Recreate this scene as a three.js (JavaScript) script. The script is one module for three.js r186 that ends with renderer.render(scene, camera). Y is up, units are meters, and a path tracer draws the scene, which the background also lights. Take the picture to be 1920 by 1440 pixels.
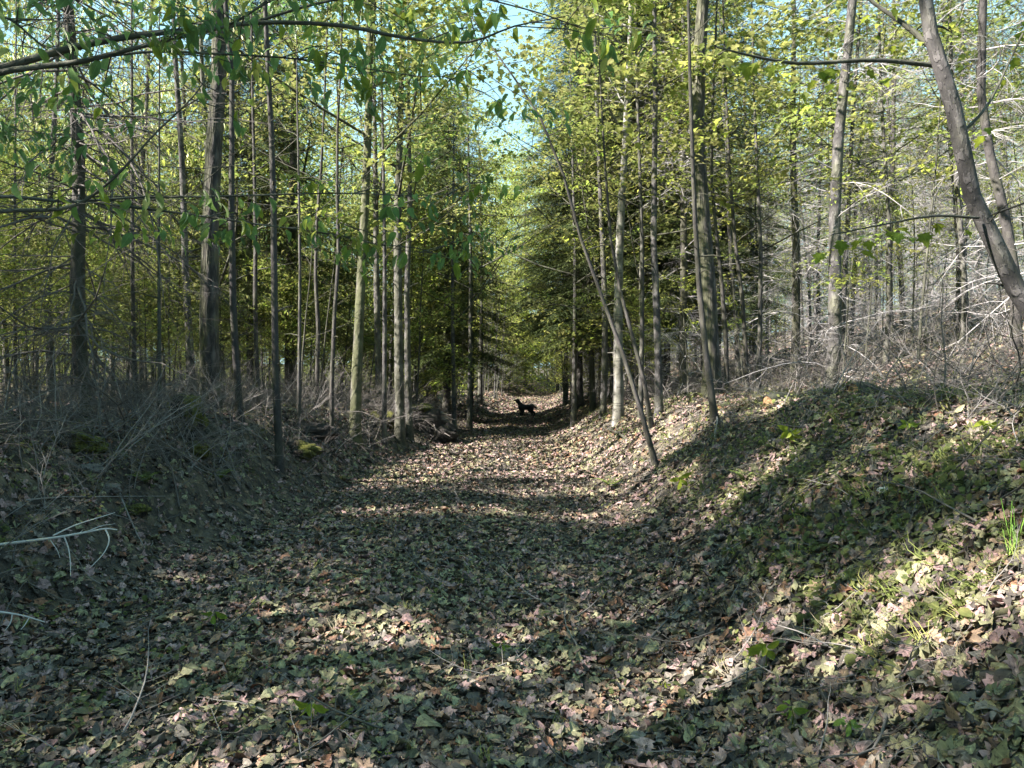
import * as THREE from 'three';
import { MarchingCubes } from 'three/addons/objects/MarchingCubes.js';
import { mergeGeometries, mergeVertices } from 'three/addons/utils/BufferGeometryUtils.js';

/* ------------------------------------------------------------------ camera, sky, sun, exposure */
const scene = new THREE.Scene();
const F = 1443, CX = 960, CY = 720, EYE = 1.5, HORIZON = 724;          // lens in photo pixels
const camera = new THREE.PerspectiveCamera(2 * Math.atan(720 / F) * 180 / Math.PI, 4 / 3, 0.05, 900);
camera.position.set(0, EYE, 0);
camera.rotation.set(Math.atan((HORIZON - CY) / F), 0, 0);
const renderer = new THREE.WebGLRenderer({ antialias: true });
renderer.setSize(1024, 768);
renderer.toneMapping = THREE.LinearToneMapping;
renderer.toneMappingExposure = 7.0;
renderer.shadowMap.enabled = true;
renderer.shadowMap.type = THREE.PCFSoftShadowMap;

const SUN = new THREE.Vector3(-0.71, 0.70, 0.29).normalize();
{
  const w = 512, h = 256, data = new Float32Array(w * h * 4);
  for (let j = 0; j < h; j++) for (let i = 0; i < w; i++) {
    const el = ((j + 0.5) / h - 0.5) * Math.PI, s = Math.max(0, Math.sin(el));
    const k = Math.pow(1 - s, 3), o = (j * w + i) * 4;
    data[o] = 0.086 + 0.045 * k; data[o + 1] = 0.165 + 0.035 * k; data[o + 2] = 0.21 + 0.02 * k; data[o + 3] = 1;
  }
  const sky = new THREE.DataTexture(data, w, h, THREE.RGBAFormat, THREE.FloatType);
  sky.mapping = THREE.EquirectangularReflectionMapping;
  sky.magFilter = sky.minFilter = THREE.LinearFilter;
  sky.needsUpdate = true;
  scene.background = sky; scene.environment = sky;
}
const sun = new THREE.DirectionalLight(new THREE.Color(1, 0.90, 0.84), 5);
sun.position.copy(SUN).multiplyScalar(90).add(new THREE.Vector3(0, 0, -25));
sun.target.position.set(0, 0, -25); sun.castShadow = true; sun.shadow.mapSize.set(4096, 4096);
Object.assign(sun.shadow.camera, { left: -60, right: 60, top: 60, bottom: -60, near: 1, far: 260 });
scene.add(sun, sun.target);

/* ------------------------------------------------------------------ helpers */
function rngOf(seed) { let a = seed >>> 0; return () => { a = (a + 0x6D2B79F5) | 0; let t = Math.imul(a ^ (a >>> 15), 1 | a); t = (t + Math.imul(t ^ (t >>> 7), 61 | t)) ^ t; return ((t ^ (t >>> 14)) >>> 0) / 4294967296; }; }
const R0 = rngOf(7);
const V = (x, y, z) => new THREE.Vector3(x, y, z);
const mix = (a, b, t) => a + (b - a) * t;
const clamp = (x, a, b) => Math.min(b, Math.max(a, x));
const sstep = (a, b, x) => { const t = clamp((x - a) / (b - a), 0, 1); return t * t * (3 - 2 * t); };
function hash3(x, y, z) { let n = Math.imul(x, 374761393) + Math.imul(y, 668265263) + Math.imul(z, 1274126177); n = Math.imul(n ^ (n >>> 13), 1274126177); return ((n ^ (n >>> 16)) >>> 0) / 4294967296; }
function noise(x, y, z = 0) {
  const i = Math.floor(x), j = Math.floor(y), k = Math.floor(z), f = x - i, g = y - j, h = z - k;
  const u = f * f * (3 - 2 * f), v = g * g * (3 - 2 * g), w = h * h * (3 - 2 * h);
  const L = (a, b, c) => hash3(i + a, j + b, k + c);
  return mix(mix(mix(L(0, 0, 0), L(1, 0, 0), u), mix(L(0, 1, 0), L(1, 1, 0), u), v), mix(mix(L(0, 0, 1), L(1, 0, 1), u), mix(L(0, 1, 1), L(1, 1, 1), u), v), w);
}
const fbm = (x, y, z = 0, n = 4) => { let s = 0, a = 0.5, t = 0; for (let i = 0; i < n; i++) { s += a * noise(x, y, z + i * 17.3); t += a; a *= 0.5; x *= 2.03; y *= 2.03; z *= 2.03; } return s / t; };
const curve = (tbl, d) => { if (d <= tbl[0][0]) return tbl[0][1]; for (let i = 1; i < tbl.length; i++) if (d <= tbl[i][0]) { const [a, p] = tbl[i - 1], [b, q] = tbl[i]; const t = (d - a) / (b - a); return mix(p, q, t * t * (3 - 2 * t)); } return tbl[tbl.length - 1][1]; };

/* names and descriptions */
const taken = new Map();
function numbered(n) { const k = taken.get(n) || 0; taken.set(n, k + 1); return k ? `${n}_${String(k).padStart(3, '0')}` : n; }
function shadow(o) { o.castShadow = true; o.receiveShadow = true; return o; }
function thing(name, label, category, pos = [0, 0, 0], group) {
  const o = new THREE.Group(); o.name = numbered(name); o.position.set(...pos); o.userData = { label, category };
  if (group) o.userData.group = group; scene.add(o); return o;
}
function part(name, geo, m, parent, at) { const o = shadow(new THREE.Mesh(geo, m)); o.name = name; if (at) o.position.copy(at); parent.add(o); return o; }
function tag(o, name, label, category, group) { o.name = numbered(name); o.userData = { label, category }; if (group) o.userData.group = group; scene.add(o); return o; }
function copies(name, geo, m, list, parent, colors) {
  const o = shadow(new THREE.InstancedMesh(geo, m, list.length)); o.name = name; o.userData.kind = 'stuff'; o.frustumCulled = false;
  list.forEach((mt, i) => { o.setMatrixAt(i, mt); if (colors) o.setColorAt(i, colors[i]); });
  parent.add(o); return o;
}

/* geometry collector: tapered tubes and small faces */
class Geo {
  constructor() { this.p = []; this.n = []; this.u = []; this.i = []; }
  tube(pts, rad, sides = 6, rough = 0, seed = 0, cap = true) {
    const N = pts.length; let t = V(0, 0, 0), nrm = null, along = 0; const start = this.p.length / 3;
    for (let k = 0; k < N; k++) {
      const a = pts[Math.max(0, k - 1)], b = pts[Math.min(N - 1, k + 1)]; t.subVectors(b, a).normalize();
      if (!nrm) { nrm = Math.abs(t.y) > 0.9 ? V(1, 0, 0) : V(0, 1, 0); }
      nrm.addScaledVector(t, -nrm.dot(t)).normalize();
      const bi = V().crossVectors(t, nrm);
      if (k) along += pts[k].distanceTo(pts[k - 1]);
      for (let s = 0; s <= sides; s++) {
        const an = (s % sides) / sides * Math.PI * 2, c = Math.cos(an), sn = Math.sin(an);
        let r = rad[k]; if (rough) r *= 1 + rough * (noise(c * 1.6 + seed, sn * 1.6 + seed * 2, along * 2.3) - 0.5) * 2;
        const dx = nrm.x * c + bi.x * sn, dy = nrm.y * c + bi.y * sn, dz = nrm.z * c + bi.z * sn;
        this.p.push(pts[k].x + dx * r, pts[k].y + dy * r, pts[k].z + dz * r); this.n.push(dx, dy, dz);
        this.u.push(s / sides * Math.max(1, Math.round(rad[0] * 6.28 / 0.25)) * 0.25, along);
      }
      if (k) for (let s = 0; s < sides; s++) { const a0 = start + (k - 1) * (sides + 1) + s, b0 = a0 + sides + 1; this.i.push(a0, a0 + 1, b0, a0 + 1, b0 + 1, b0); }
    }
    if (cap && rad[N - 1] > 0.004) {
      const c = this.p.length / 3, e = start + (N - 1) * (sides + 1);
      this.p.push(pts[N - 1].x, pts[N - 1].y, pts[N - 1].z); this.n.push(t.x, t.y, t.z); this.u.push(0, along);
      for (let s = 0; s < sides; s++) this.i.push(e + s, e + s + 1, c);
    }
    return this;
  }
  add(g, m) {
    const base = this.p.length / 3, pa = g.attributes.position, na = g.attributes.normal, ua = g.attributes.uv, v = V(), nm = new THREE.Matrix3().getNormalMatrix(m);
    for (let k = 0; k < pa.count; k++) {
      v.fromBufferAttribute(pa, k).applyMatrix4(m); this.p.push(v.x, v.y, v.z);
      v.fromBufferAttribute(na, k).applyMatrix3(nm).normalize(); this.n.push(v.x, v.y, v.z); this.u.push(ua.getX(k), ua.getY(k));
    }
    for (let k = 0; k < g.index.count; k++) this.i.push(base + g.index.getX(k));
    return this;
  }
  tri(a, b, c, n) { const o = this.p.length / 3; for (const q of [a, b, c]) { this.p.push(q.x, q.y, q.z); this.n.push(n.x, n.y, n.z); } this.u.push(0, 0, 0.5, 1, 1, 0); this.i.push(o, o + 1, o + 2); }
  build() {
    const g = new THREE.BufferGeometry();
    g.setAttribute('position', new THREE.Float32BufferAttribute(this.p, 3)); g.setAttribute('normal', new THREE.Float32BufferAttribute(this.n, 3));
    g.setAttribute('uv', new THREE.Float32BufferAttribute(this.u, 2)); g.setIndex(this.i); return g;
  }
}
function spline(pts, n) { const c = new THREE.CatmullRomCurve3(pts, false, 'centripetal'); return c.getPoints(n); }
const M4 = (p, q, s) => new THREE.Matrix4().compose(p, q, typeof s === 'number' ? V(s, s, s) : s);
const Q = (x, y, z, o = 'YXZ') => new THREE.Quaternion().setFromEuler(new THREE.Euler(x, y, z, o));

/* ------------------------------------------------------------------ the lie of the land (d = metres ahead) */
const TC = [[0, -0.65], [6, -0.6], [12, -0.35], [22, -0.22], [38, 0.45], [60, 1.6], [90, 6], [140, 22]];
const TL = [[0, 2.1], [9, 2.1], [14, 1.95], [22, 1.5], [38, 1.3], [200, 1.3]];
const TR = [[0, 1.5], [9, 1.7], [16, 1.6], [22, 1.45], [38, 1.25], [200, 1.2]];
const HL = [[-20, 1.2], [3, 1.15], [11, 1.05], [17, 1.0], [24, 0.7], [34, 0.45], [60, 0.5], [200, 1]];
const HR = [[-20, 1.4], [4, 1.4], [12, 1.35], [18, 1.15], [26, 1.0], [45, 0.8], [200, 1]];
function height(x, z) {
  const d = -z, u = x - curve(TC, d), wl = curve(TL, d), wr = curve(TR, d);
  let y = d > 42 ? 0.03 * (d - 42) : 0, b = 0;
  if (u < 0) {
    const s = -u - wl + 0.18 * (fbm(x * 0.9, z * 0.9, 3) - 0.5) * 2;
    const k = sstep(0, 1.55, s); y += curve(HL, d) * k + Math.max(0, s - 1.2) * 0.015; b = sstep(-0.2, 0.6, s);
    y += b * (0.42 * (fbm(x * 1.3, z * 1.3, 9) - 0.5) + 0.22 * (fbm(x * 4, z * 4, 5, 3) - 0.5));
    y += sstep(2, 14, s) * 0.7 * (fbm(x * 0.12, z * 0.12, 1) - 0.5);
  } else {
    const s = u - wr + 0.2 * (fbm(x * 0.8, z * 0.8, 7) - 0.5) * 2;
    const k = sstep(-0.5, 2.3, s); y += curve(HR, d) * k + 0.27 * Math.max(0, Math.min(s, 24) - 3.2) + 0.05 * Math.max(0, s - 24); b = sstep(-0.2, 0.9, s);
    y += b * (0.26 * (fbm(x * 1.0, z * 1.0, 29) - 0.5) + 0.12 * (fbm(x * 3.7, z * 3.7, 25, 3) - 0.5));
  }
  y += 0.05 * (fbm(x * 1.7, z * 1.7, 41, 3) - 0.5) + 0.03 * (fbm(x * 7, z * 7, 43, 2) - 0.5);
  y += 0.05 * Math.exp(-(((u + 0.2) / 0.45) ** 2)) - 0.02;
  return y;
}
function coarse(x, z) {                                             // the same land without its small bumps
  const d = -z, u = x - curve(TC, d); let y = d > 42 ? 0.03 * (d - 42) : 0;
  if (u < 0) { const s = -u - curve(TL, d); y += curve(HL, d) * sstep(0, 1.55, s) + Math.max(0, s - 1.2) * 0.015; }
  else { const s = u - curve(TR, d); y += curve(HR, d) * sstep(-0.5, 2.3, s) + 0.27 * Math.max(0, Math.min(s, 24) - 3.2) + 0.05 * Math.max(0, s - 24); }
  return y;
}
const GX0 = -13, GD0 = 0.5, GS = 0.1, GNX = 261, GNZ = 480, GRID = new Float32Array(GNX * GNZ).fill(NaN);
const gridCell = (i, j) => { const k = j * GNX + i; if (Number.isNaN(GRID[k])) GRID[k] = height(GX0 + i * GS, -(GD0 + j * GS)); return GRID[k]; };
function quickHeight(x, z) {
  const a = (x - GX0) / GS, b = (-z - GD0) / GS, i = Math.floor(a), j = Math.floor(b); if (i < 0 || j < 0 || i >= GNX - 1 || j >= GNZ - 1) return height(x, z);
  return mix(mix(gridCell(i, j), gridCell(i + 1, j), a - i), mix(gridCell(i, j + 1), gridCell(i + 1, j + 1), a - i), b - j);
}
function quickNormal(x, z, e = 0.07) { return V(quickHeight(x - e, z) - quickHeight(x + e, z), 2 * e, quickHeight(x, z - e) - quickHeight(x, z + e)).normalize(); }
function slopeNormal(x, z, e = 0.06) { return V(height(x - e, z) - height(x + e, z), 2 * e, height(x, z - e) - height(x, z + e)).normalize(); }
const at = (px, py, d) => V((px - CX) / F * d, EYE - (py - HORIZON) / F * d, -d);                 // a point on a pixel's ray, at a known distance
function groundAt(px, py) { for (let d = 1.5; d < 120; d += 0.02 + d * 0.002) { const p = at(px, py, d); if (p.y <= height(p.x, p.z)) return p; } return at(px, py, 60); }
const bankSide = (x, z) => { const d = -z, u = x - curve(TC, d); return u < 0 ? -Math.max(0, -u - curve(TL, d)) : Math.max(0, u - curve(TR, d)); };

/* where the canopy is open to the sun: gaps between the crowns, given by the sun flecks they let through */
const FLECKS = [];
for (const [px, py, rx, rz] of [
  [560, 1420, 0.42, 0.16], [700, 1420, 0.45, 0.2], [870, 1375, 0.5, 0.2], [960, 1415, 0.3, 0.16], [880, 1255, 0.42, 0.3], [930, 1300, 0.45, 0.25], [800, 1215, 0.25, 0.16], [430, 1350, 0.2, 0.1], [680, 1180, 0.25, 0.12],
  [1310, 1270, 0.3, 0.12], [1450, 1255, 0.4, 0.2], [1550, 1180, 0.4, 0.25], [1680, 1120, 0.4, 0.25], [1720, 1300, 0.4, 0.25], [1800, 1070, 0.35, 0.3], [1890, 1040, 0.35, 0.4], [1860, 1180, 0.25, 0.15],
  [1340, 960, 0.35, 0.5], [1260, 1130, 0.2, 0.1], [1230, 920, 0.35, 0.8], [1170, 885, 0.6, 1.2], [1100, 975, 0.8, 0.3], [1180, 960, 0.5, 0.4],
  [880, 845, 2.0, 1.8], [800, 880, 1.3, 1.0], [960, 880, 1.6, 1.2], [1080, 860, 1.2, 1.5], [800, 910, 0.9, 0.4], [990, 925, 0.7, 0.3], [700, 962, 0.45, 0.2], [900, 960, 0.4, 0.15],
  [1160, 790, 1.3, 2.5], [985, 772, 2.2, 3], [1000, 760, 3, 6], [1010, 752, 4, 8], [1210, 830, 0.8, 1.5], [880, 800, 1.2, 1.2], [1700, 830, 0.8, 0.35], [1880, 820, 0.6, 0.4], [1460, 765, 0.7, 0.5], [1420, 900, 0.25, 0.3],
]) { const p = groundAt(px, py); FLECKS.push([p.x, p.z, rx * (px > 1250 ? 0.5 : py > 1100 ? 1.15 : 1), rz * (px > 1250 ? 0.5 : py > 1100 ? 1.15 : 1)]); }
function openness(x, z, m, high) {
  const d = -z, s = bankSide(x, z), wx = x + 0.35 * (fbm(x * 2.2, z * 2.2, 51, 3) - 0.5), wz = z + 0.35 * (fbm(x * 2.2, z * 2.2, 57, 3) - 0.5);
  for (const [fx, fz, rx, rz] of FLECKS) if (((wx - fx) / (rx + m)) ** 2 + ((wz - fz) / (rz + m * 0.9)) ** 2 < 1) return d > 9 || fbm(x * 3.1, z * 3.1, 67, 2) > 0.35 ? 1 : 0;
  if (d > 1.2 && d < 11 && s > -3.2 && s < 3.2) return 0;
  if (d > 11.3 && d < 20 && s > -0.2 && s < 1.2) return 0.93;
  if (high) return 0.85;                                            // thin, barely opened tops of the trees
  const n = fbm(x * 0.9, z * 0.9, 61, 3);
  if (s > 3.6) return n > 0.36 ? 0.88 : 0.15;                       // the hillside lies in the sun
  if (s < -3.5) return n > 0.52 ? 0.3 : 0.0;
  if (d < 24) return n > 0.55 ? 0.5 : 0.1;
  return n > 0.42 ? 0.7 : 0.1;
}
const tmpP = V();
function sunlit(p, m) {                                               // would a leaf here stand in one of the gaps?
  let t = Math.max(0, p.y - 1) / SUN.y; let x, z;
  for (let k = 0; k < 3; k++) { x = p.x - SUN.x * t; z = p.z - SUN.z * t; t = Math.max(0, p.y - coarse(x, z)) / SUN.y; }
  return openness(p.x - SUN.x * t, p.z - SUN.z * t, m, p.y - coarse(p.x, p.z) > (p.z < -9 ? Math.min(2.5 - 0.5 * p.z, 14.5) : 7));
}
const inView = (p, m = 0) => p.z < -0.3 && Math.abs(p.x / p.z) < 0.68 + m && (p.y - EYE) / -p.z < 0.53 + m && (p.y - EYE) / -p.z > -0.53;

/* ------------------------------------------------------------------ materials */
function dataMap(n, fn, srgb = true) {
  const a = new Uint8Array(n * n * 4);
  for (let j = 0; j < n; j++) for (let i = 0; i < n; i++) { const c = fn(i / n, j / n), o = (j * n + i) * 4; a[o] = clamp(c[0], 0, 1) * 255; a[o + 1] = clamp(c[1], 0, 1) * 255; a[o + 2] = clamp(c[2], 0, 1) * 255; a[o + 3] = 255; }
  const t = new THREE.DataTexture(a, n, n); t.wrapS = t.wrapT = THREE.RepeatWrapping; t.magFilter = THREE.LinearFilter; t.minFilter = THREE.LinearMipmapLinearFilter; t.generateMipmaps = true; if (srgb) t.colorSpace = THREE.SRGBColorSpace; t.needsUpdate = true; return t;
}
function tileNoise(u, v, fx, fy, z) {                              // repeats over 0..1
  const x = u * fx, y = v * fy, i = Math.floor(x), j = Math.floor(y), f = x - i, g = y - j, a = f * f * (3 - 2 * f), b = g * g * (3 - 2 * g);
  const L = (p, q) => hash3((i + p) % fx, (j + q) % fy, z);
  return mix(mix(L(0, 0), L(1, 0), a), mix(L(0, 1), L(1, 1), a), b);
}
const tfbm = (u, v, fx, fy, z, n = 4) => { let s = 0, a = 0.5, t = 0; for (let k = 0; k < n; k++) { s += a * tileNoise(u, v, fx << k, fy << k, z + k * 7); t += a; a *= 0.5; } return s / t; };
function barkMaps(kind) {
  const f = (u, v) => {
    if (kind === 'rough') { const w = tfbm(u, v, 4, 3, 3) * 0.25, r = Math.abs(tfbm(u + w, v, 8, 2, 11, 3) - 0.5) * 3.2, fine = tfbm(u, v, 24, 16, 5, 3); return clamp(r * 0.75 + fine * 0.35, 0, 1); }
    if (kind === 'smooth') { const l = tfbm(u, v, 3, 30, 21, 2), b = tfbm(u, v, 4, 5, 31, 4); return clamp(0.45 + (b - 0.5) * 0.9 - (l > 0.66 ? 0.28 : 0), 0, 1); }
    const b = tfbm(u, v, 6, 8, 41, 4), s = tfbm(u, v, 14, 12, 47, 3); return clamp(b * 0.7 + (s > 0.52 ? 0.3 : 0.05), 0, 1);
  };
  const bump = dataMap(256, (u, v) => { const h = f(u, v); return [h, h, h]; }, false);
  return { f, bump };
}
const rough = barkMaps('rough'), smooth = barkMaps('smooth'), flaky = barkMaps('flaky');
function barkMat(b, dark, pale, moss, bump) {
  const map = dataMap(256, (u, v) => {
    const h = b.f(u, v), l = tfbm(u, v, 3, 4, 77, 4), m = moss ? sstep(0.5, 0.7, tfbm(u, v, 2, 2, 91, 4)) * moss : 0, c = [0, 1, 2].map(k => mix(dark[k], pale[k], clamp(h * 0.8 + (l - 0.5) * 0.7, 0, 1)));
    return [mix(c[0], 0.30, m), mix(c[1], 0.33, m), mix(c[2], 0.16, m)];
  });
  const m = new THREE.MeshStandardMaterial({ map, bumpMap: b.bump, bumpScale: bump, roughness: 0.92 });
  return m;
}
const MAT = {
  darkBark: barkMat(flaky, [0.10, 0.095, 0.09], [0.32, 0.31, 0.30], 0.25, 0.012),
  ridgeBark: barkMat(rough, [0.10, 0.095, 0.09], [0.40, 0.39, 0.37], 0.35, 0.02),
  greyBark: barkMat(flaky, [0.09, 0.088, 0.086], [0.42, 0.413, 0.405], 0.25, 0.02),
  paleBark: barkMat(smooth, [0.20, 0.195, 0.19], [0.62, 0.615, 0.60], 0.15, 0.012),
  bandBark: barkMat(flaky, [0.07, 0.068, 0.065], [0.40, 0.39, 0.385], 0.1, 0.02),
  mossBark: barkMat(flaky, [0.10, 0.098, 0.085], [0.40, 0.40, 0.34], 0.45, 0.02),
  twig: new THREE.MeshStandardMaterial({ color: new THREE.Color().setRGB(0.17, 0.16, 0.15), roughness: 0.9 }),
  boneTwig: new THREE.MeshStandardMaterial({ color: new THREE.Color().setRGB(0.42, 0.41, 0.395), roughness: 0.9 }),
  paleTwig: new THREE.MeshStandardMaterial({ color: new THREE.Color().setRGB(0.29, 0.28, 0.278), roughness: 0.9 }),
  darkTwig: new THREE.MeshStandardMaterial({ color: new THREE.Color().setRGB(0.085, 0.078, 0.07), roughness: 0.9 }),
};
const vein = (t, w) => { const q = ((t % 1 + 1) % 1 - 0.5) / w; return Math.exp(-q * q); };
const leafMap = dataMap(256, (u, v) => {                           // blade of a leaf: midrib, side veins, blotches
  const x = Math.abs(u - 0.5), mid = Math.exp(-((x / 0.012) ** 2)), sv = vein((v + x * 0.9) * 9, 0.07) * 0.5;
  const b = 0.80 + 0.24 * (tfbm(u, v, 5, 5, 5, 4) - 0.5) + 0.12 * (mid + sv); return [b, b, b];
});
const litterMap = dataMap(256, (u, v) => {
  const x = Math.abs(u - 0.5), mid = Math.exp(-((x / 0.014) ** 2)), sv = vein((v + x * 0.9) * 8, 0.08) * 0.6, sp = tfbm(u, v, 6, 6, 15, 5), hole = tfbm(u, v, 16, 16, 25, 2);
  const b = 0.72 + 0.5 * (sp - 0.5) + 0.16 * (mid + sv) - (hole > 0.72 ? 0.25 : 0); return [b, b * 0.985, b * 0.95];
});
const green = (c, tr = 0.45, solid = false) => new THREE.MeshPhysicalMaterial({ color: new THREE.Color().setRGB(...c), map: leafMap, roughness: 0.95, transmission: tr, thickness: solid ? 0.001 : 0, ior: 1.3, side: THREE.DoubleSide, specularIntensity: 0.3 });
const WHITE = [1, 1, 1];
MAT.leaf = green(WHITE, 0.5, true);
MAT.needle = new THREE.MeshPhysicalMaterial({ color: 0xffffff, roughness: 0.9, side: THREE.DoubleSide, specularIntensity: 0.25 });
MAT.litter = new THREE.MeshStandardMaterial({ color: 0xffffff, map: litterMap, roughness: 0.85, side: THREE.DoubleSide });
MAT.grass = new THREE.MeshPhysicalMaterial({ color: 0xffffff, roughness: 0.9, side: THREE.DoubleSide, specularIntensity: 0.3 });

/* ------------------------------------------------------------------ leaf, spray, twig and bough shapes */
function leafShape(outline, curl, fold, seed, wave = 0.06, K = 4) {        // outline: half outline [x,y], tip and stem on x = 0; unit length along y
  const r = rngOf(seed), g = new THREE.BufferGeometry(), p = [], u = [], idx = [];
  const put = (x, y) => { const b = Math.abs(x); p.push(x * (1 - 0.25 * fold * fold), y, fold * b * 0.9 + curl * (y - 0.45) ** 2 - curl * 0.1 + (r() - 0.5) * wave); u.push(x + 0.5, y); };
  const ms = outline.filter(([x]) => x === 0).map(([, y]) => y), y0 = Math.min(...ms), y1 = Math.max(...ms), side = outline.filter(([x]) => x > 0);
  const spine = []; for (let k = 0; k <= K; k++) { spine.push(p.length / 3); put(0, mix(y0, y1, k / K)); }
  for (const s of [1, -1]) {
    const ring = [spine[0]]; for (const [x, y] of side) { ring.push(p.length / 3); put(x * s, y); } ring.push(spine[K]);
    const near = i => { const y = p[i * 3 + 1]; return spine[clamp(Math.round((y - y0) / (y1 - y0) * K), 0, K)]; };
    for (let k = 0; k + 1 < ring.length; k++) {
      const a = ring[k], b = ring[k + 1], ca = near(a), cb = near(b);
      const f = (i, j, l) => { if (i !== j && j !== l && i !== l) s > 0 ? idx.push(i, j, l) : idx.push(i, l, j); };
      f(a, b, cb); if (ca !== cb) f(a, cb, ca);
    }
  }
  g.setAttribute('position', new THREE.Float32BufferAttribute(p, 3)); g.setAttribute('uv', new THREE.Float32BufferAttribute(u, 2)); g.setIndex(idx); g.computeVertexNormals(); return g;
}
const MAPLE = [[0, 0], [0.16, 0.02], [0.36, 0.08], [0.28, 0.22], [0.54, 0.42], [0.34, 0.44], [0.36, 0.56], [0.18, 0.58], [0.17, 0.76], [0, 1]];
const BEECH = [[0, 0], [0.13, 0.1], [0.22, 0.32], [0.23, 0.5], [0.16, 0.74], [0.06, 0.92], [0, 1]];
const OVALE = [[0, 0], [0.22, 0.14], [0.34, 0.4], [0.30, 0.66], [0.14, 0.88], [0, 1]];
const freshMaple = [leafShape(MAPLE, -0.25, 0.12, 1, 0.05), leafShape(MAPLE, -0.5, 0.25, 2, 0.06)];
const farLeaf = [leafShape([[0, 0], [0.42, 0.3], [0.22, 0.62], [0, 1]], -0.3, 0.15, 14, 0.05, 1), leafShape([[0, 0], [0.36, 0.4], [0.2, 0.7], [0, 1]], -0.5, 0.25, 15, 0.06, 1)];
const freshBeech = [leafShape(BEECH, -0.45, 0.35, 3, 0.03), leafShape(BEECH, -0.7, 0.55, 4, 0.04), leafShape(BEECH, -0.3, 0.8, 5, 0.03)];
const dryLeaves = [leafShape(MAPLE, 0.7, 0.4, 6, 0.3), leafShape(MAPLE, -0.9, 0.1, 7, 0.28), leafShape(MAPLE, 0.4, 1.0, 8, 0.26), leafShape(BEECH, 0.9, 0.8, 9, 0.14), leafShape(OVALE, -0.9, 0.5, 10, 0.2), leafShape(OVALE, 1.1, 1.2, 11, 0.22), leafShape(MAPLE, -1.4, -0.8, 12, 0.36), leafShape([[0, 0], [0.3, 0.1], [0.2, 0.3], [0.44, 0.5], [0.12, 0.62], [0, 0.7]], 0.8, 0.5, 13, 0.3)];
dryLeaves.forEach(g => g.rotateX(-Math.PI / 2).translate(0, 0, 0.5));
function leafSpray(leaves, n, size, spread, seed, droop) {           // a twig end: n leaves about the origin
  const r = rngOf(seed), g = new Geo();
  for (let k = 0; k < n; k++) {
    const a = r() * 6.283, q = Math.sqrt(r()) * spread, p = V(Math.cos(a) * q, (r() - 0.55) * spread * 0.55, Math.sin(a) * q), s = size * (0.6 + 0.8 * r());
    g.add(leaves[k % leaves.length], M4(p, Q(-Math.PI / 2 - droop * (0.4 + 0.9 * r()) , a + (r() - 0.5) * 1.6 + Math.PI, (r() - 0.5) * 0.9), s));
  }
  return g.build();
}
const SPRAY = {
  maple: [leafSpray(freshMaple, 24, 0.085, 0.42, 21, 0.5), leafSpray(freshMaple, 20, 0.095, 0.44, 22, 0.7), leafSpray(freshMaple, 28, 0.075, 0.42, 23, 0.4)],
  beech: [leafSpray(freshBeech, 22, 0.095, 0.38, 24, 1.0), leafSpray(freshBeech, 18, 0.1, 0.4, 25, 1.2)],
  far: [leafSpray(farLeaf, 24, 0.085, 0.42, 21, 0.5), leafSpray(farLeaf, 20, 0.095, 0.44, 22, 0.7), leafSpray(farLeaf, 28, 0.075, 0.42, 23, 0.4)],
  small: [leafSpray(freshMaple, 22, 0.055, 0.3, 26, 0.5), leafSpray(freshBeech, 22, 0.06, 0.3, 27, 0.8)],
};
function needleSpray(seed, len = 0.75) {                             // flat fan of needle twigs along +z
  const r = rngOf(seed), g = new Geo(), side = V();
  const twig = (o, dir, L) => {
    const n = Math.ceil(L / 0.022), lat = V().crossVectors(dir, V(0, 1, 0)).normalize();
    for (let k = 0; k < n; k++) for (const s of [-1, 1]) {
      const b = o.clone().addScaledVector(dir, (k + 0.3 * r()) / n * L), l = 0.028 * (0.7 + 0.6 * r());
      const tip = b.clone().addScaledVector(lat, s * l).addScaledVector(dir, l * 0.5).add(V(0, (r() - 0.4) * 0.012, 0));
      g.tri(b, b.clone().addScaledVector(dir, 0.011), tip, V((r() - 0.5) * 0.8, 1, (r() - 0.5) * 0.8).normalize());
    }
    g.tube([o, o.clone().addScaledVector(dir, L)], [0.002, 0.0008], 3, 0, 0, false);
  };
  const m = 7; for (let k = 0; k <= m; k++) for (const s of [-1, 1]) {
    const t = k / m, o = V(0, -0.14 * t * t * len, t * len * 0.92), L = len * (0.46 * (1 - t * 0.75)) * (0.7 + 0.5 * r());
    twig(o, V(s * 0.8, -0.18 - 0.1 * r(), 0.65).normalize(), L);
    if (s > 0) twig(o, V(0.02, -0.14, 1).normalize(), len / m);
  }
  return g.build();
}
const NEEDLES = [needleSpray(31), needleSpray(32, 0.9), needleSpray(33, 0.6)];
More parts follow.
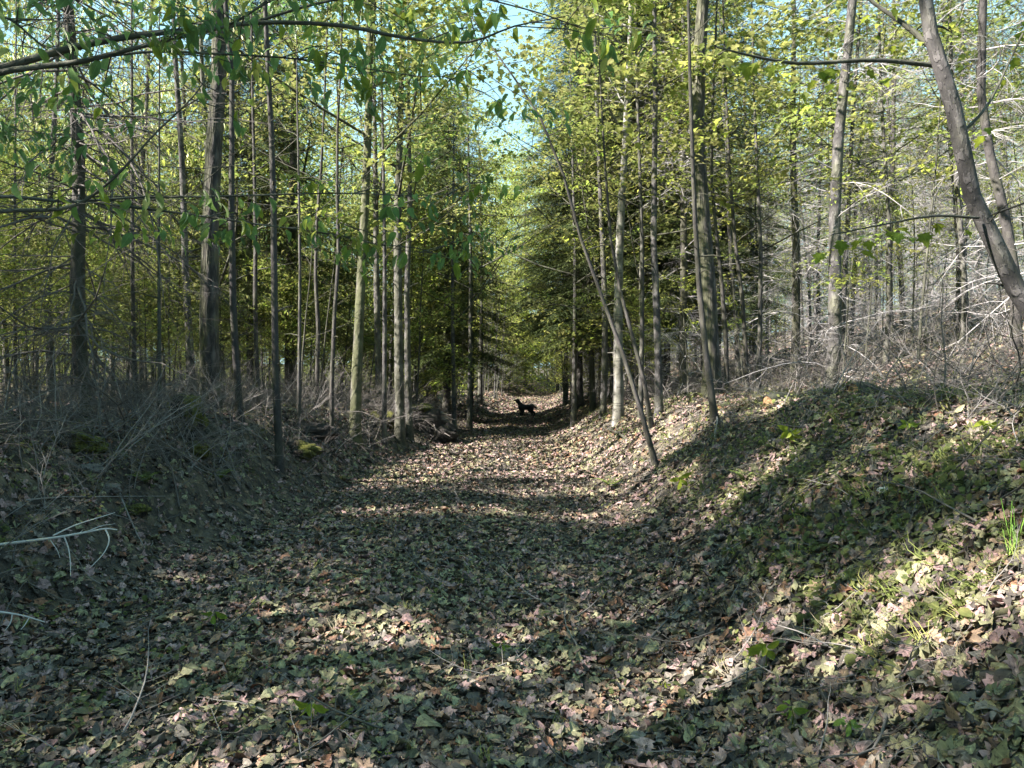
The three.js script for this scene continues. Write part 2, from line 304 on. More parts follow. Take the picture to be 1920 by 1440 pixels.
function deadBranch(seed, len, droop, order = 2) {                   // bare branch along +z, with side twigs
  const r = rngOf(seed), g = new Geo();
  const grow = (o, dir, L, rad, lev) => {
    const n = lev ? 4 : 7, pts = [o.clone()], rr = [rad]; let p = o.clone(), v = dir.clone();
    for (let k = 1; k <= n; k++) { v.add(V((r() - 0.5) * 0.5, (r() - 0.5) * 0.46 - droop / n, (r() - 0.5) * 0.42)).normalize(); p = p.clone().addScaledVector(v, L / n); pts.push(p); rr.push(rad * (1 - 0.82 * k / n)); }
    g.tube(pts, rr, lev ? 3 : 5, 0, 0, false);
    if (lev < order) { const m = lev ? 3 + (r() * 4 | 0) : 11 + (r() * 6 | 0); for (let k = 0; k < m; k++) { const i = 1 + (r() * (n - 0.01) | 0), s = k % 2 ? 1 : -1, d = pts[i].clone().sub(pts[i - 1]).normalize(), lat = V().crossVectors(d, V(0, 1, 0)).normalize(); grow(pts[i], d.clone().multiplyScalar(0.55).addScaledVector(lat, s * (0.5 + 0.5 * r())).add(V(0, (r() - 0.6) * 0.5, 0)).normalize(), L * (0.22 + 0.3 * r()) * (1.15 - i / n * 0.6), rr[i] * 0.6, lev + 1); } }
  };
  grow(V(0, 0, 0), V(0, 0.1, 1).normalize(), len, 0.0052 * len + 0.002, 0); return g.build();
}
const DEAD = [deadBranch(41, 1.4, 0.4), deadBranch(42, 1.2, 0.1), deadBranch(43, 1.6, 0.7), deadBranch(44, 1.0, -0.2), deadBranch(45, 1.3, 0.5)];
const TWIGS = [deadBranch(46, 0.5, 0.0, 1), deadBranch(47, 0.7, 0.15, 1), deadBranch(48, 0.35, 0.1, 0)];

/* ------------------------------------------------------------------ ground */
const groundMap = dataMap(1024, (u, v) => {
  const a = tfbm(u, v, 6, 6, 101, 5), b = tfbm(u, v, 48, 48, 103, 4), c = tfbm(u, v, 24, 24, 107, 3), k = 0.07 + 0.22 * b * (0.6 + 0.8 * a), l = c > 0.56 ? 0.09 : 0;
  return [k * 1.12 + l, k * 1.03 + l * 0.9, k * 0.86 + l * 0.6];
});
const groundBump = dataMap(1024, (u, v) => { const b = tfbm(u, v, 60, 60, 103, 4); return [b, b, b]; }, false);
MAT.soil = new THREE.MeshStandardMaterial({ map: groundMap, bumpMap: groundBump, bumpScale: 0.03, roughness: 0.97 });
{
  const xs = [], zs = [];
  for (let x = 0; x < 160; x += 0.085 + Math.max(0, x - 5) * 0.03) xs.push(x);
  const X = [...xs.slice(1).reverse().map(v => -v), ...xs];
  for (let d = -14; d < 260; d += (d < 1 ? 0.3 : 0.075 + Math.max(0, d - 6) * 0.014)) zs.push(-d);
  const nx = X.length, nz = zs.length, p = [], u = [], n = [], floorI = [], trailI = [];
  for (let j = 0; j < nz; j++) for (let i = 0; i < nx; i++) {
    const y = height(X[i], zs[j]), nn = slopeNormal(X[i], zs[j], 0.04); p.push(X[i], y, zs[j]); u.push(X[i] / 1.9, zs[j] / 1.9); n.push(nn.x, nn.y, nn.z);
  }
  for (let j = 0; j + 1 < nz; j++) for (let i = 0; i + 1 < nx; i++) {
    const a = j * nx + i, mx = (X[i] + X[i + 1]) / 2, mz = (zs[j] + zs[j + 1]) / 2;
    (bankSide(mx, mz) === 0 ? trailI : floorI).push(a, a + 1, a + nx, a + 1, a + nx + 1, a + nx);
  }
  for (const [name, ids] of [['forest_floor', floorI], ['trail', trailI]]) {
    const map = new Map(), g = new Geo(); for (const k of ids) { if (!map.has(k)) { map.set(k, g.p.length / 3); g.p.push(p[k * 3], p[k * 3 + 1], p[k * 3 + 2]); g.n.push(n[k * 3], n[k * 3 + 1], n[k * 3 + 2]); g.u.push(u[k * 2], u[k * 2 + 1]); } g.i.push(map.get(k)); }
    const o = shadow(new THREE.Mesh(g.build(), MAT.soil)); o.name = name; o.userData.kind = 'structure'; scene.add(o);
  }
}

/* ------------------------------------------------------------------ trees */
const C = (r, g, b) => new THREE.Color().setRGB(r, g, b);
const TONES = {
  spring: [C(0.42, 0.50, 0.075), C(0.33, 0.46, 0.07), C(0.50, 0.53, 0.11)],
  green: [C(0.15, 0.33, 0.08), C(0.22, 0.36, 0.08), C(0.13, 0.30, 0.09)],
  olive: [C(0.27, 0.33, 0.07), C(0.33, 0.36, 0.085), C(0.22, 0.29, 0.06)],
  needle: [C(0.06, 0.085, 0.03), C(0.08, 0.10, 0.032), C(0.05, 0.07, 0.03)],
  paleNeedle: [C(0.15, 0.165, 0.045), C(0.12, 0.14, 0.04), C(0.18, 0.18, 0.055)],
};
const tint = (list, r) => { const c = list[r() * list.length | 0].clone(); const k = 0.8 + 0.4 * r(); return c.multiplyScalar(k); };
function keepLeaf(p, r, m, cull) {
  if (inView(p, 0.15) && -p.z < 5.5) return false;
  if (r() < sunlit(p, m) * cull) return false;
  const v = p.y - EYE;                                                // the lane above the trail stays open to the sky
  const u = p.x - curve(TC, -p.z); if (p.y > 2 && p.z < -6 && Math.abs(u) < 0.7 && p.z > -34 && r() < 0.6) return false;
  return true;
}
function crown(name, protos, m, spots, tones, parent, r) {
  const lists = protos.map(() => [[], []]);
  for (const [p, q, s] of spots) { const k = r() * protos.length | 0; lists[k][0].push(M4(p, q, s)); lists[k][1].push(tint(tones, r)); }
  lists.forEach(([ms, cs], k) => { if (ms.length) copies(name, protos[k], m, ms, parent, cs); });
}
function trunkPath(base, H, r, lean) {
  const pts = [], n = Math.max(6, Math.round(H / 1.1)); let x = 0, z = 0, vx = lean[0], vz = lean[1];
  for (let k = 0; k <= n; k++) { pts.push(V(x, -0.15 + (H + 0.15) * k / n, z)); vx += (r() - 0.5) * 0.085; vz += (r() - 0.5) * 0.085; vx *= 0.97; vz *= 0.97; x += vx * H / n; z += vz * H / n; }
  return pts;
}
function trunkRadii(pts, r0, H, tip = 0.12) {
  const out = []; for (const p of pts) { const t = clamp((p.y - pts[0].y) / H, 0, 1); out.push(r0 * (1 - (1 - tip) * t) * (1 + 0.8 * Math.exp(-(p.y - pts[0].y) / 0.2))); } return out;
}
const pointOn = (pts, y) => { for (let k = 1; k < pts.length; k++) if (pts[k].y >= y) { const t = (y - pts[k - 1].y) / (pts[k].y - pts[k - 1].y); return pts[k - 1].clone().lerp(pts[k], t); } return pts[pts.length - 1].clone(); };
function refine(pts) { const n = []; n.push(pts[0]); const first = pts[1]; for (const t of [0.1, 0.22, 0.4, 0.7]) n.push(pts[0].clone().lerp(first, t)); return n.concat(pts.slice(1)); }

/* o: thing group at the foot; pts in its own axes */
function growHardwood(o, pts, r0, H, r, opt) {
  const { bark = MAT.greyBark, tones = TONES.spring, protos = SPRAY.maple, from = 0.25, limbs = 12, reach = 0.26, dense = 1, sides = 9, up = 0.45, size = 1.1, cull = 1 } = opt;
  const fine = refine(pts), wood = new Geo(); wood.tube(fine, trunkRadii(fine, r0, H), sides, 0.1, r() * 50);
  for (let k = 0; k < 9; k++) { const b = pointOn(pts, H * (0.06 + 0.5 * r())), a = r() * 6.283, L = 0.12 + 0.5 * r() * r(), e = b.clone().add(V(Math.cos(a) * L, L * (0.5 * r() - 0.1), Math.sin(a) * L)), w = Math.min(0.02, r0 * 0.22) * (0.5 + r()); wood.tube([b, b.clone().lerp(e, 0.6).add(V(0, 0.02, 0)), e], [w, w * 0.7, w * 0.35], 4, 0, 0, false); }
  const spots = [], foot = o.position, put = p => { const w = p.clone().add(foot); const sz = size * (0.75 + 0.6 * r()); if (keepLeaf(w, r, sz * (protos === SPRAY.small ? 0.28 : 0.4), cull)) spots.push([p, Q((r() - 0.5) * 0.5, r() * 6.28, (r() - 0.5) * 0.5), sz]); };
  for (let k = 0; k < limbs; k++) {
    const t = mix(from, 0.98, (k + r() * 0.8) / limbs), y = t * H, b = pointOn(pts, y), az = k * 2.4 + r() * 1.2, L = H * reach * (1.05 - 0.75 * (t - from) / (1 - from)) * (0.7 + 0.6 * r()), rb = Math.max(0.006, r0 * (1 - 0.85 * t) * 0.42);
    const dir = V(Math.cos(az), up + 0.5 * (r() - 0.3), Math.sin(az)).normalize(), lp = [b], lr = [rb]; let p = b.clone();
    for (let s = 1; s <= 5; s++) { dir.add(V((r() - 0.5) * 0.25, 0.05 + (r() - 0.5) * 0.2, (r() - 0.5) * 0.25)).normalize(); p = p.clone().addScaledVector(dir, L / 5); lp.push(p); lr.push(rb * (1 - 0.16 * s)); }
    wood.tube(lp, lr, 4, 0, 0, false);
    for (let s = 0; s < 4; s++) {
      const i = 1 + s % 5, a2 = az + (s % 2 ? 1 : -1) * (0.6 + 0.6 * r()), l2 = L * (0.3 + 0.3 * r()), e = lp[i].clone().add(V(Math.cos(a2) * l2, l2 * (0.15 + 0.4 * r()), Math.sin(a2) * l2)), mid = lp[i].clone().lerp(e, 0.5).add(V(0, 0.06 * l2, 0));
      wood.tube([lp[i], mid, e], [rb * 0.45, rb * 0.3, rb * 0.12], 3, 0, 0, false);
      for (let q = 0; q < 3 * dense; q++) put(lp[i].clone().lerp(e, 0.35 + 0.7 * r()).add(V((r() - 0.5) * 0.5, (r() - 0.5) * 0.4, (r() - 0.5) * 0.5)));
    }
    for (let q = 0; q < 3 * dense; q++) put(lp[2 + (r() * 4 | 0)].clone().add(V((r() - 0.5) * 0.6, (r() - 0.5) * 0.4, (r() - 0.5) * 0.6)));
  }
  part('trunk', wood.build(), bark, o);
  if (spots.length) crown('crown', protos === SPRAY.maple && foot.z < -22 ? SPRAY.far : protos, MAT.leaf, spots, tones, o, r);
}
function growConifer(o, pts, r0, H, r, opt) {
  const { bark = MAT.darkBark, live = 0.35, tones = TONES.needle, whorl = 0.42, reach = 2.2, dead = 40, deadTop = 0.5, deadMat = MAT.twig, deadSize = 1, sides = 9, deadDroop = 0, sz = 1.15, cull = 1, bushy = 1 } = opt;
  const fine = refine(pts), wood = new Geo(); wood.tube(fine, trunkRadii(fine, r0, H, 0.05), sides, 0.1, r() * 50);
  const spots = [], foot = o.position;
  for (let y = live * H; y < H - 0.2; y += whorl) {
    const t = (y / H - live) / (1 - live), L = reach * (1 - 0.9 * t) * (0.8 + 0.4 * r()) + 0.15, n = 3 + (bushy > 1 ? 2 : 0) + (r() * 2 | 0), a0 = r() * 6.28, b = pointOn(pts, y);
    for (let k = 0; k < n; k++) {
      const az = a0 + k / n * 6.283 + (r() - 0.5) * 0.6, dir = V(Math.sin(az), 0.12 - 0.25 * (1 - t), Math.cos(az)), e = b.clone().addScaledVector(dir, L), mid = b.clone().addScaledVector(dir, L * 0.5).add(V(0, 0.08 * L, 0));
      wood.tube([b, mid, e], [0.011 + r0 * 0.07 * (1 - t), 0.008, 0.003], 3, 0, 0, false);
      for (let q = L > 0.8 ? 0.25 : 0; q < 1; q += 0.42 / Math.max(L, 0.42)) {
        const p = q < 0.5 ? b.clone().lerp(mid, q * 2) : mid.clone().lerp(e, q * 2 - 1), w = p.clone().add(foot);
        for (let e2 = 0; e2 < bushy; e2++) if (keepLeaf(w, r, 0.3, cull)) spots.push([p.clone().add(V(0, (e2 ? r() - 0.5 : 0) * 0.2, 0)), Q(0.1 + 0.3 * r(), az + (r() - 0.5) * 1.4, (r() - 0.5) * 0.6), sz * (0.7 + 0.6 * r())]);
      }
    }
  }
  part('trunk', wood.build(), bark, o);
  if (spots.length) crown('crown', NEEDLES, MAT.needle, spots, tones, o, r);
  if (dead) {
    const lists = DEAD.map(() => []);
    for (let k = 0; k < dead; k++) { const y = mix(0.3, deadTop * H, r()), p = pointOn(pts, y), s = deadSize * (0.6 + 0.8 * r()) * (1.1 - 0.4 * y / H); const w = p.clone().add(foot); lists[k % DEAD.length].push(M4(p, Q(deadDroop + (r() - 0.5) * 0.8, r() * 6.283, (r() - 0.5) * 2), s)); }
    lists.forEach((l, k) => l.length && copies('dead_branches', DEAD[k], deadMat, l, o));
  }
}
/* trunk axis from what the photograph shows of it: [px, py] from the foot up, standing at distance d */
function traced(path, d, H, drift = [0, 0]) {
  const x0 = (path[0][0] - CX) / F * d, z0 = -d, y0 = height(x0, z0), foot = V(x0, y0, z0), pts = [V(0, -0.15, 0)];
  for (let k = 1; k < path.length; k++) { const p = at(path[k][0], path[k][1], d).sub(foot); if (p.y > pts[pts.length - 1].y + 0.25) pts.push(p.add(V(0, 0, 0.12 * Math.sin(k * 1.7)))); }
  let last = pts[pts.length - 1], dir = last.clone().sub(pts[Math.max(0, pts.length - 2)]).normalize();
  while (last.y < H) { dir.lerp(V(drift[0], 1, drift[1]), 0.3).normalize(); last = last.clone().addScaledVector(dir, 1.1); pts.push(last); }
  return { foot, pts: spline(pts, Math.max(10, Math.round(H * 1.2))) };
}
function hero(kind, name, label, category, path, d, wpx, H, seed, opt, group) {
  const r = rngOf(seed), { foot, pts } = traced(path, d, H, opt.drift), o = thing(name, label, category, foot.toArray(), group);
  (kind === 'c' ? growConifer : growHardwood)(o, pts, wpx / 2 / F * d, H, r, { sides: 14, ...opt });
  o.userData.at = [foot.x, foot.z]; HEROES.push([foot.x, foot.z]); return o;
}
const HEROES = [];
/* along the low bank */
hero('c', 'conifer_tree', 'dark slim conifer with dead arching branches down to the low bank, beside the mossy stump', 'tree', [[165, 790], [155, 600], [145, 430], [136, 250], [130, 0]], 9.6, 29, 13, 101, { live: 0.42, dead: 120, deadTop: 0.45, deadMat: MAT.darkTwig, deadSize: 1.45, deadDroop: 0.25, tones: TONES.needle });
hero('h', 'maple_tree', 'thickest dark straight trunk on the low bank, right behind the mossy stump', 'tree', [[395, 780], [397, 500], [398, 300], [405, 100], [410, 0]], 11.6, 36, 19, 102, { bark: MAT.ridgeBark, from: 0.42, limbs: 16, tones: TONES.spring });
hero('h', 'young_tree', 'slim straight grey trunk standing just beside the thickest dark trunk', 'tree', [[450, 800], [440, 500], [433, 300], [428, 120], [424, 0]], 10.6, 14, 12, 103, { bark: MAT.darkBark, from: 0.5, limbs: 9, tones: TONES.spring });
hero('h', 'young_tree', 'slim dark trunk with a gentle bend near the edge of the low bank', 'tree', [[526, 805], [520, 640], [512, 430], [503, 230], [498, 0]], 10.2, 15, 12, 104, { bark: MAT.darkBark, from: 0.55, limbs: 9, tones: TONES.olive });
hero('h', 'young_tree', 'slim grey trunk tucked behind the thickest dark trunk', 'tree', [[366, 760], [360, 640], [346, 500], [338, 330], [330, 100]], 14.5, 15, 14, 105, { bark: MAT.greyBark, from: 0.4, limbs: 10, tones: TONES.spring });
hero('h', 'maple_tree', 'pale mossy yellow-green trunk standing at the lip of the low bank', 'tree', [[664, 800], [676, 600], [684, 380], [690, 150], [694, 0]], 14.5, 21, 16, 106, { bark: MAT.mossBark, from: 0.3, limbs: 15, tones: TONES.spring });
hero('h', 'maple_tree', 'straight grey trunk growing beside the dark root mound', 'tree', [[750, 770], [748, 560], [745, 380], [750, 200], [755, 0]], 17.5, 19, 16, 107, { bark: MAT.greyBark, from: 0.32, limbs: 14, tones: TONES.spring });
hero('h', 'young_tree', 'thinner grey trunk close beside the trunk at the dark root mound', 'tree', [[768, 745], [764, 560], [768, 380], [765, 200]], 18.5, 14, 13, 108, { bark: MAT.greyBark, from: 0.35, limbs: 10, tones: TONES.olive });
hero('h', 'young_tree', 'grey trunk between the mossy pale trunk and the root mound', 'tree', [[712, 750], [708, 560], [704, 380], [700, 150]], 20, 14, 14, 109, { bark: MAT.greyBark, from: 0.35, limbs: 10, tones: TONES.spring });
hero('h', 'young_tree', 'slender twin-curved pole of a tree before the mossy pale trunk', 'tree', [[622, 800], [627, 640], [634, 480], [628, 300], [640, 120]], 13, 9, 10, 110, { bark: MAT.darkBark, from: 0.35, limbs: 9, tones: TONES.olive });
hero('h', 'young_tree', 'slender leaning sapling pole near the bend-trunked tree', 'tree', [[590, 790], [600, 640], [590, 480], [600, 300], [612, 120]], 15, 9, 10, 111, { bark: MAT.darkBark, from: 0.4, limbs: 8, tones: TONES.spring });
hero('h', 'young_tree', 'thin sapling pole just past the slim dark bending trunk', 'tree', [[486, 780], [482, 600], [478, 420], [470, 200]], 16, 10, 11, 112, { bark: MAT.darkBark, from: 0.4, limbs: 8, tones: TONES.spring });
hero('h', 'maple_tree', 'broad dim trunk well behind the slim trunks of the low bank', 'tree', [[545, 740], [545, 560], [548, 380], [550, 100]], 24, 22, 18, 113, { bark: MAT.ridgeBark, from: 0.35, limbs: 15, tones: TONES.spring });
hero('h', 'young_tree', 'thin pole between the dark conifer and the thickest trunk', 'tree', [[258, 780], [256, 600], [246, 420], [240, 200]], 12, 9, 11, 114, { bark: MAT.darkBark, from: 0.45, limbs: 8, tones: TONES.spring });
hero('h', 'young_tree', 'thin pole with a slight curve on the far side of the dark conifer', 'tree', [[100, 760], [98, 600], [90, 400], [96, 200]], 15, 14, 13, 115, { bark: MAT.greyBark, from: 0.4, limbs: 10, tones: TONES.spring });
hero('h', 'young_tree', 'slim pole rising straight where the low bank meets the bend of the trail', 'tree', [[852, 770], [850, 640], [848, 520], [850, 300]], 24, 9, 12, 116, { bark: MAT.greyBark, from: 0.25, limbs: 12, tones: TONES.olive });
/* along the high bank */
hero('h', 'maple_tree', 'tall dark grey trunk with flared roots at the lip of the high bank', 'tree', [[1335, 735], [1328, 600], [1318, 400], [1310, 200], [1318, 0]], 13, 33, 18, 121, { bark: MAT.ridgeBark, from: 0.36, limbs: 15, tones: TONES.olive });
hero('c', 'conifer_tree', 'tall pale-lit trunk with short bare branches rising behind the rotten log', 'tree', [[1555, 738], [1560, 600], [1566, 440], [1580, 240], [1597, 0]], 11.2, 25, 16, 122, { bark: MAT.greyBark, live: 0.45, dead: 44, deadTop: 0.5, deadMat: MAT.paleTwig, deadSize: 0.75, tones: TONES.paleNeedle });
hero('h', 'birch_tree', 'white barked trunk among the cluster of stems on the high bank', 'tree', [[1160, 755], [1158, 620], [1162, 450], [1172, 300], [1180, 100]], 17.5, 20, 15, 123, { bark: MAT.paleBark, from: 0.35, limbs: 12, tones: TONES.spring });
hero('h', 'maple_tree', 'straight grey stem standing in front of the white barked trunk', 'tree', [[1236, 790], [1230, 600], [1226, 450], [1231, 250], [1226, 0]], 13.5, 15, 14, 124, { bark: MAT.greyBark, from: 0.4, limbs: 11, tones: TONES.olive });
hero('h', 'leaning_tree', 'thin dark stem leaning far out over the trail from the high bank', 'tree', [[1235, 855], [1190, 740], [1150, 610], [1100, 475], [1056, 330], [1000, 200], [940, 110]], 10.4, 10, 7, 125, { bark: MAT.darkBark, from: 0.62, limbs: 6, tones: TONES.spring, drift: [-0.5, 0] });
hero('h', 'leaning_tree', 'thin crooked stem leaning beside the long leaning stem', 'tree', [[1225, 800], [1200, 690], [1172, 580], [1150, 470], [1135, 330]], 12.5, 9, 7.5, 126, { bark: MAT.darkBark, from: 0.5, limbs: 7, tones: TONES.spring });
hero('h', 'young_tree', 'grey stem at the trail side of the white barked trunk', 'tree', [[1130, 745], [1134, 600], [1128, 420], [1120, 200]], 20, 13, 14, 127, { bark: MAT.greyBark, from: 0.3, limbs: 11, tones: TONES.spring });
hero('h', 'young_tree', 'dim slender stem past the white barked trunk, beside the trail', 'tree', [[1112, 750], [1106, 600], [1100, 400], [1098, 200]], 25, 12, 14, 128, { bark: MAT.darkBark, from: 0.25, limbs: 11, tones: TONES.olive });
hero('h', 'young_tree', 'slim stem right beside the flared-root trunk', 'tree', [[1364, 725], [1356, 600], [1346, 460], [1336, 300], [1340, 100]], 14, 9, 11, 129, { bark: MAT.darkBark, from: 0.5, limbs: 7, tones: TONES.olive });
hero('h', 'young_tree', 'second slim stem beside the flared-root trunk, toward the rotten log', 'tree', [[1402, 725], [1392, 600], [1376, 420], [1366, 200]], 14.5, 9, 11, 130, { bark: MAT.darkBark, from: 0.5, limbs: 7, tones: TONES.olive });
hero('h', 'young_tree', 'knotty bare-rooted stem slumping at the brow of the high bank', 'tree', [[1342, 830], [1330, 740], [1322, 640], [1312, 500], [1300, 380]], 10.5, 13, 8, 131, { bark: MAT.darkBark, from: 0.6, limbs: 6, tones: TONES.olive });
hero('c', 'conifer_tree', 'dim conifer trunk on the hillside between the flared-root trunk and the log', 'tree', [[1490, 700], [1490, 500], [1488, 300], [1492, 100]], 17, 17, 15, 132, { live: 0.3, dead: 90, deadTop: 0.6, deadMat: MAT.paleTwig, deadSize: 1, tones: TONES.paleNeedle });
hero('h', 'young_tree', 'slim upright stem on the leaf-covered hillside', 'tree', [[1806, 660], [1802, 540], [1800, 400], [1795, 200]], 12.5, 12, 11, 133, { bark: MAT.greyBark, from: 0.5, limbs: 8, tones: TONES.olive });
hero('c', 'conifer_tree', 'dark trunk close behind the large leaning tree on the hillside', 'tree', [[1905, 600], [1890, 480], [1868, 330], [1850, 180], [1840, 0]], 10.5, 20, 14, 134, { live: 0.4, dead: 60, deadTop: 0.55, deadMat: MAT.paleTwig, deadSize: 0.9, tones: TONES.paleNeedle });

hero('c', 'conifer_tree', 'dark pointed conifer standing above the root mound beside the trail', 'tree', [[838, 770], [838, 500], [838, 300]], 31, 16, 13.5, 141, { live: 0.16, dead: 30, deadTop: 0.3, deadMat: MAT.darkTwig, reach: 2.6, sz: 1.5, cull: 0.15, whorl: 0.32, bushy: 2 });
hero('c', 'conifer_tree', 'dark needled conifer past the white barked trunk on the trail side', 'tree', [[1085, 770], [1085, 500], [1085, 200]], 30, 17, 17, 142, { live: 0.2, dead: 60, deadTop: 0.4, deadMat: MAT.twig, reach: 2.7, sz: 1.5, cull: 0.15, whorl: 0.32, bushy: 2 });
hero('c', 'conifer_tree', 'dark conifer close behind the flared-root trunk', 'tree', [[1280, 720], [1280, 500], [1282, 200]], 19, 17, 15, 143, { live: 0.3, dead: 110, deadTop: 0.6, deadMat: MAT.paleTwig, reach: 2.1, tones: TONES.paleNeedle });
for (const [px, d, H, sd, label] of [[1195, 24, 15, 161, 'dark needled conifer behind the white barked trunk'], [1130, 36, 17, 162, 'tall dark conifer beyond the white barked trunk, at the trail side'], [1250, 30, 17, 163, 'dark conifer deeper in, behind the straight grey stem'], [470, 22, 15, 164, 'dark conifer with drooping boughs behind the thickest dark trunk'], [800, 38, 15, 165, 'dark conifer farther on past the root mound'], [1150, 27, 18, 166, 'broad dark conifer rising between the leaning stems and the white barked trunk'], [1320, 24, 16, 167, 'dark conifer back in the wood behind the flared-root trunk']]) hero('c', 'conifer_tree', label, 'tree', [[px, 770], [px, 500], [px, 200]], d, 14, H, sd, { live: 0.16, dead: 40, deadTop: 0.3, deadMat: MAT.twig, reach: 2.6, sz: 1.5, cull: 0.15, whorl: 0.32, bushy: 2, tones: TONES.needle });
for (const [px, d, H, sd, label] of [[880, 27, 14, 171, 'spreading maple whose bright crown overhangs the trail from the low bank'], [1075, 23, 13, 172, 'spreading maple whose bright crown overhangs the trail from the high bank'], [1060, 40, 15, 173, 'maple overhanging the trail beside the black dog'], [900, 44, 15, 174, 'maple overhanging the trail past the black dog'], [930, 62, 19, 181, 'tall maple closing in over the far bend of the trail'], [985, 76, 22, 182, 'tallest pale maple straight behind the black dog'], [1045, 68, 20, 183, 'tall maple on the hillside edge of the far bend'], [960, 84, 22, 184, 'tall hazy maple farthest along the trail'], [720, 16, 12, 175, 'maple with bright level sprays beside the mossy pale trunk'], [1200, 15, 11, 176, 'maple with bright level sprays beside the straight grey stem'], [1420, 14, 9, 177, 'small bright maple between the flared-root trunk and the log'], [1660, 13, 9, 178, 'small bright maple on the hillside past the log']]) hero('h', 'maple_tree', label, 'tree', d > 50 ? [[px, 760], [px, 700]] : [[px, 770], [px + 3, 500], [px - 4, 200]], d, d > 50 ? 6 : 10, H, sd, { bark: MAT.greyBark, from: d > 50 ? 0.08 : 0.3, limbs: d > 50 ? 24 : 16, reach: d > 50 ? 0.24 : 0.34, dense: d > 50 ? 2.2 : 1.1, size: d > 50 ? 1.6 : 1.1, up: 0.2, cull: d > 50 ? 0.1 : 0.4, tones: TONES.spring });
for (const [px, d, H, sd, label] of [[-60, 8, 6.5, 144, 'leafy green beech beside the dark conifer on the low bank'], [300, 9.5, 6, 145, 'small green-leaved beech between the dark conifer and the mossy stump'], [560, 12.5, 7.5, 146, 'green-leaved beech beside the bend-trunked tree on the low bank'], [30, 12, 8, 147, 'green-leaved beech at the back of the low bank past the dark conifer']]) hero('h', 'beech_tree', label, 'tree', [[px, 800], [px + 6, 500], [px - 4, 200]], d, 8, H, sd, { bark: MAT.greyBark, from: 0.42, limbs: 12, reach: 0.36, dense: 1, up: 0.12, tones: TONES.green, protos: SPRAY.beech });

/* the large leaning tree: trunk, two big boughs and their leaves */
function addLeaf(o, shapes, k, p, q, s, m) { const l = part('leaf', shapes[k % shapes.length], m, o); l.position.copy(p); l.quaternion.copy(q); l.scale.setScalar(s); }
const LEAFM = { a: green([0.33, 0.40, 0.05]), b: green([0.25, 0.34, 0.05]), c: green([0.22, 0.36, 0.09]), d: green([0.17, 0.30, 0.10]) };
{
  const r = rngOf(140), d = 6.2, tr = traced([[2050, 790], [1985, 690], [1925, 565], [1852, 405], [1792, 255], [1752, 120], [1740, 0], [1738, -150]], d, 9);
  const o = thing('leaning_tree', 'large dark banded trunk bending over from the leafy hillside with one long level bough', 'tree', tr.foot.toArray()); HEROES.push([tr.foot.x, tr.foot.z]);
  growHardwood(o, tr.pts, 0.078, 9, r, { bark: MAT.bandBark, sides: 16, from: 0.72, limbs: 6, tones: TONES.spring });
  const L = p => p.sub(tr.foot);
  for (const [path, w] of [[[[1756, 122, 6.2], [1640, 112, 6.1], [1500, 118, 6.0], [1420, 106, 5.9], [1345, 88, 5.8]], 10], [[[1745, 85, 6.2], [1690, 40, 6.3], [1640, 5, 6.4], [1560, -60, 6.5]], 12], [[[1835, 408, 6.2], [1750, 405, 6.0], [1660, 420, 5.9], [1560, 440, 5.8]], 6], [[[1790, 262, 6.2], [1850, 200, 6.4], [1920, 60, 6.6], [1990, -60, 6.7]], 7]]) {
    const pts = spline(path.map(([x, y, dd]) => L(at(x, y, dd))), 14), g = new Geo(); g.tube(pts, pts.map((_, i) => w / 2 / F * 6.2 * (1 - 0.7 * i / 14)), 8, 0.1, w);
    part('branch', g.build(), MAT.greyBark, o);
    for (let k = 0; k < 22; k++) { const i = 3 + (r() * 11 | 0), c = pts[i].clone().add(V((r() - 0.5) * 0.3, -0.04 - 0.12 * r(), (r() - 0.5) * 0.3)); if (k % 2 === 0 || r() < 0.5) addLeaf(o, freshMaple, k, c, Q(-1.9 - r() * 0.8, r() * 6.28, (r() - 0.5) * 0.8), 0.075 + 0.06 * r(), r() < 0.5 ? LEAFM.a : LEAFM.b); }
  }
}
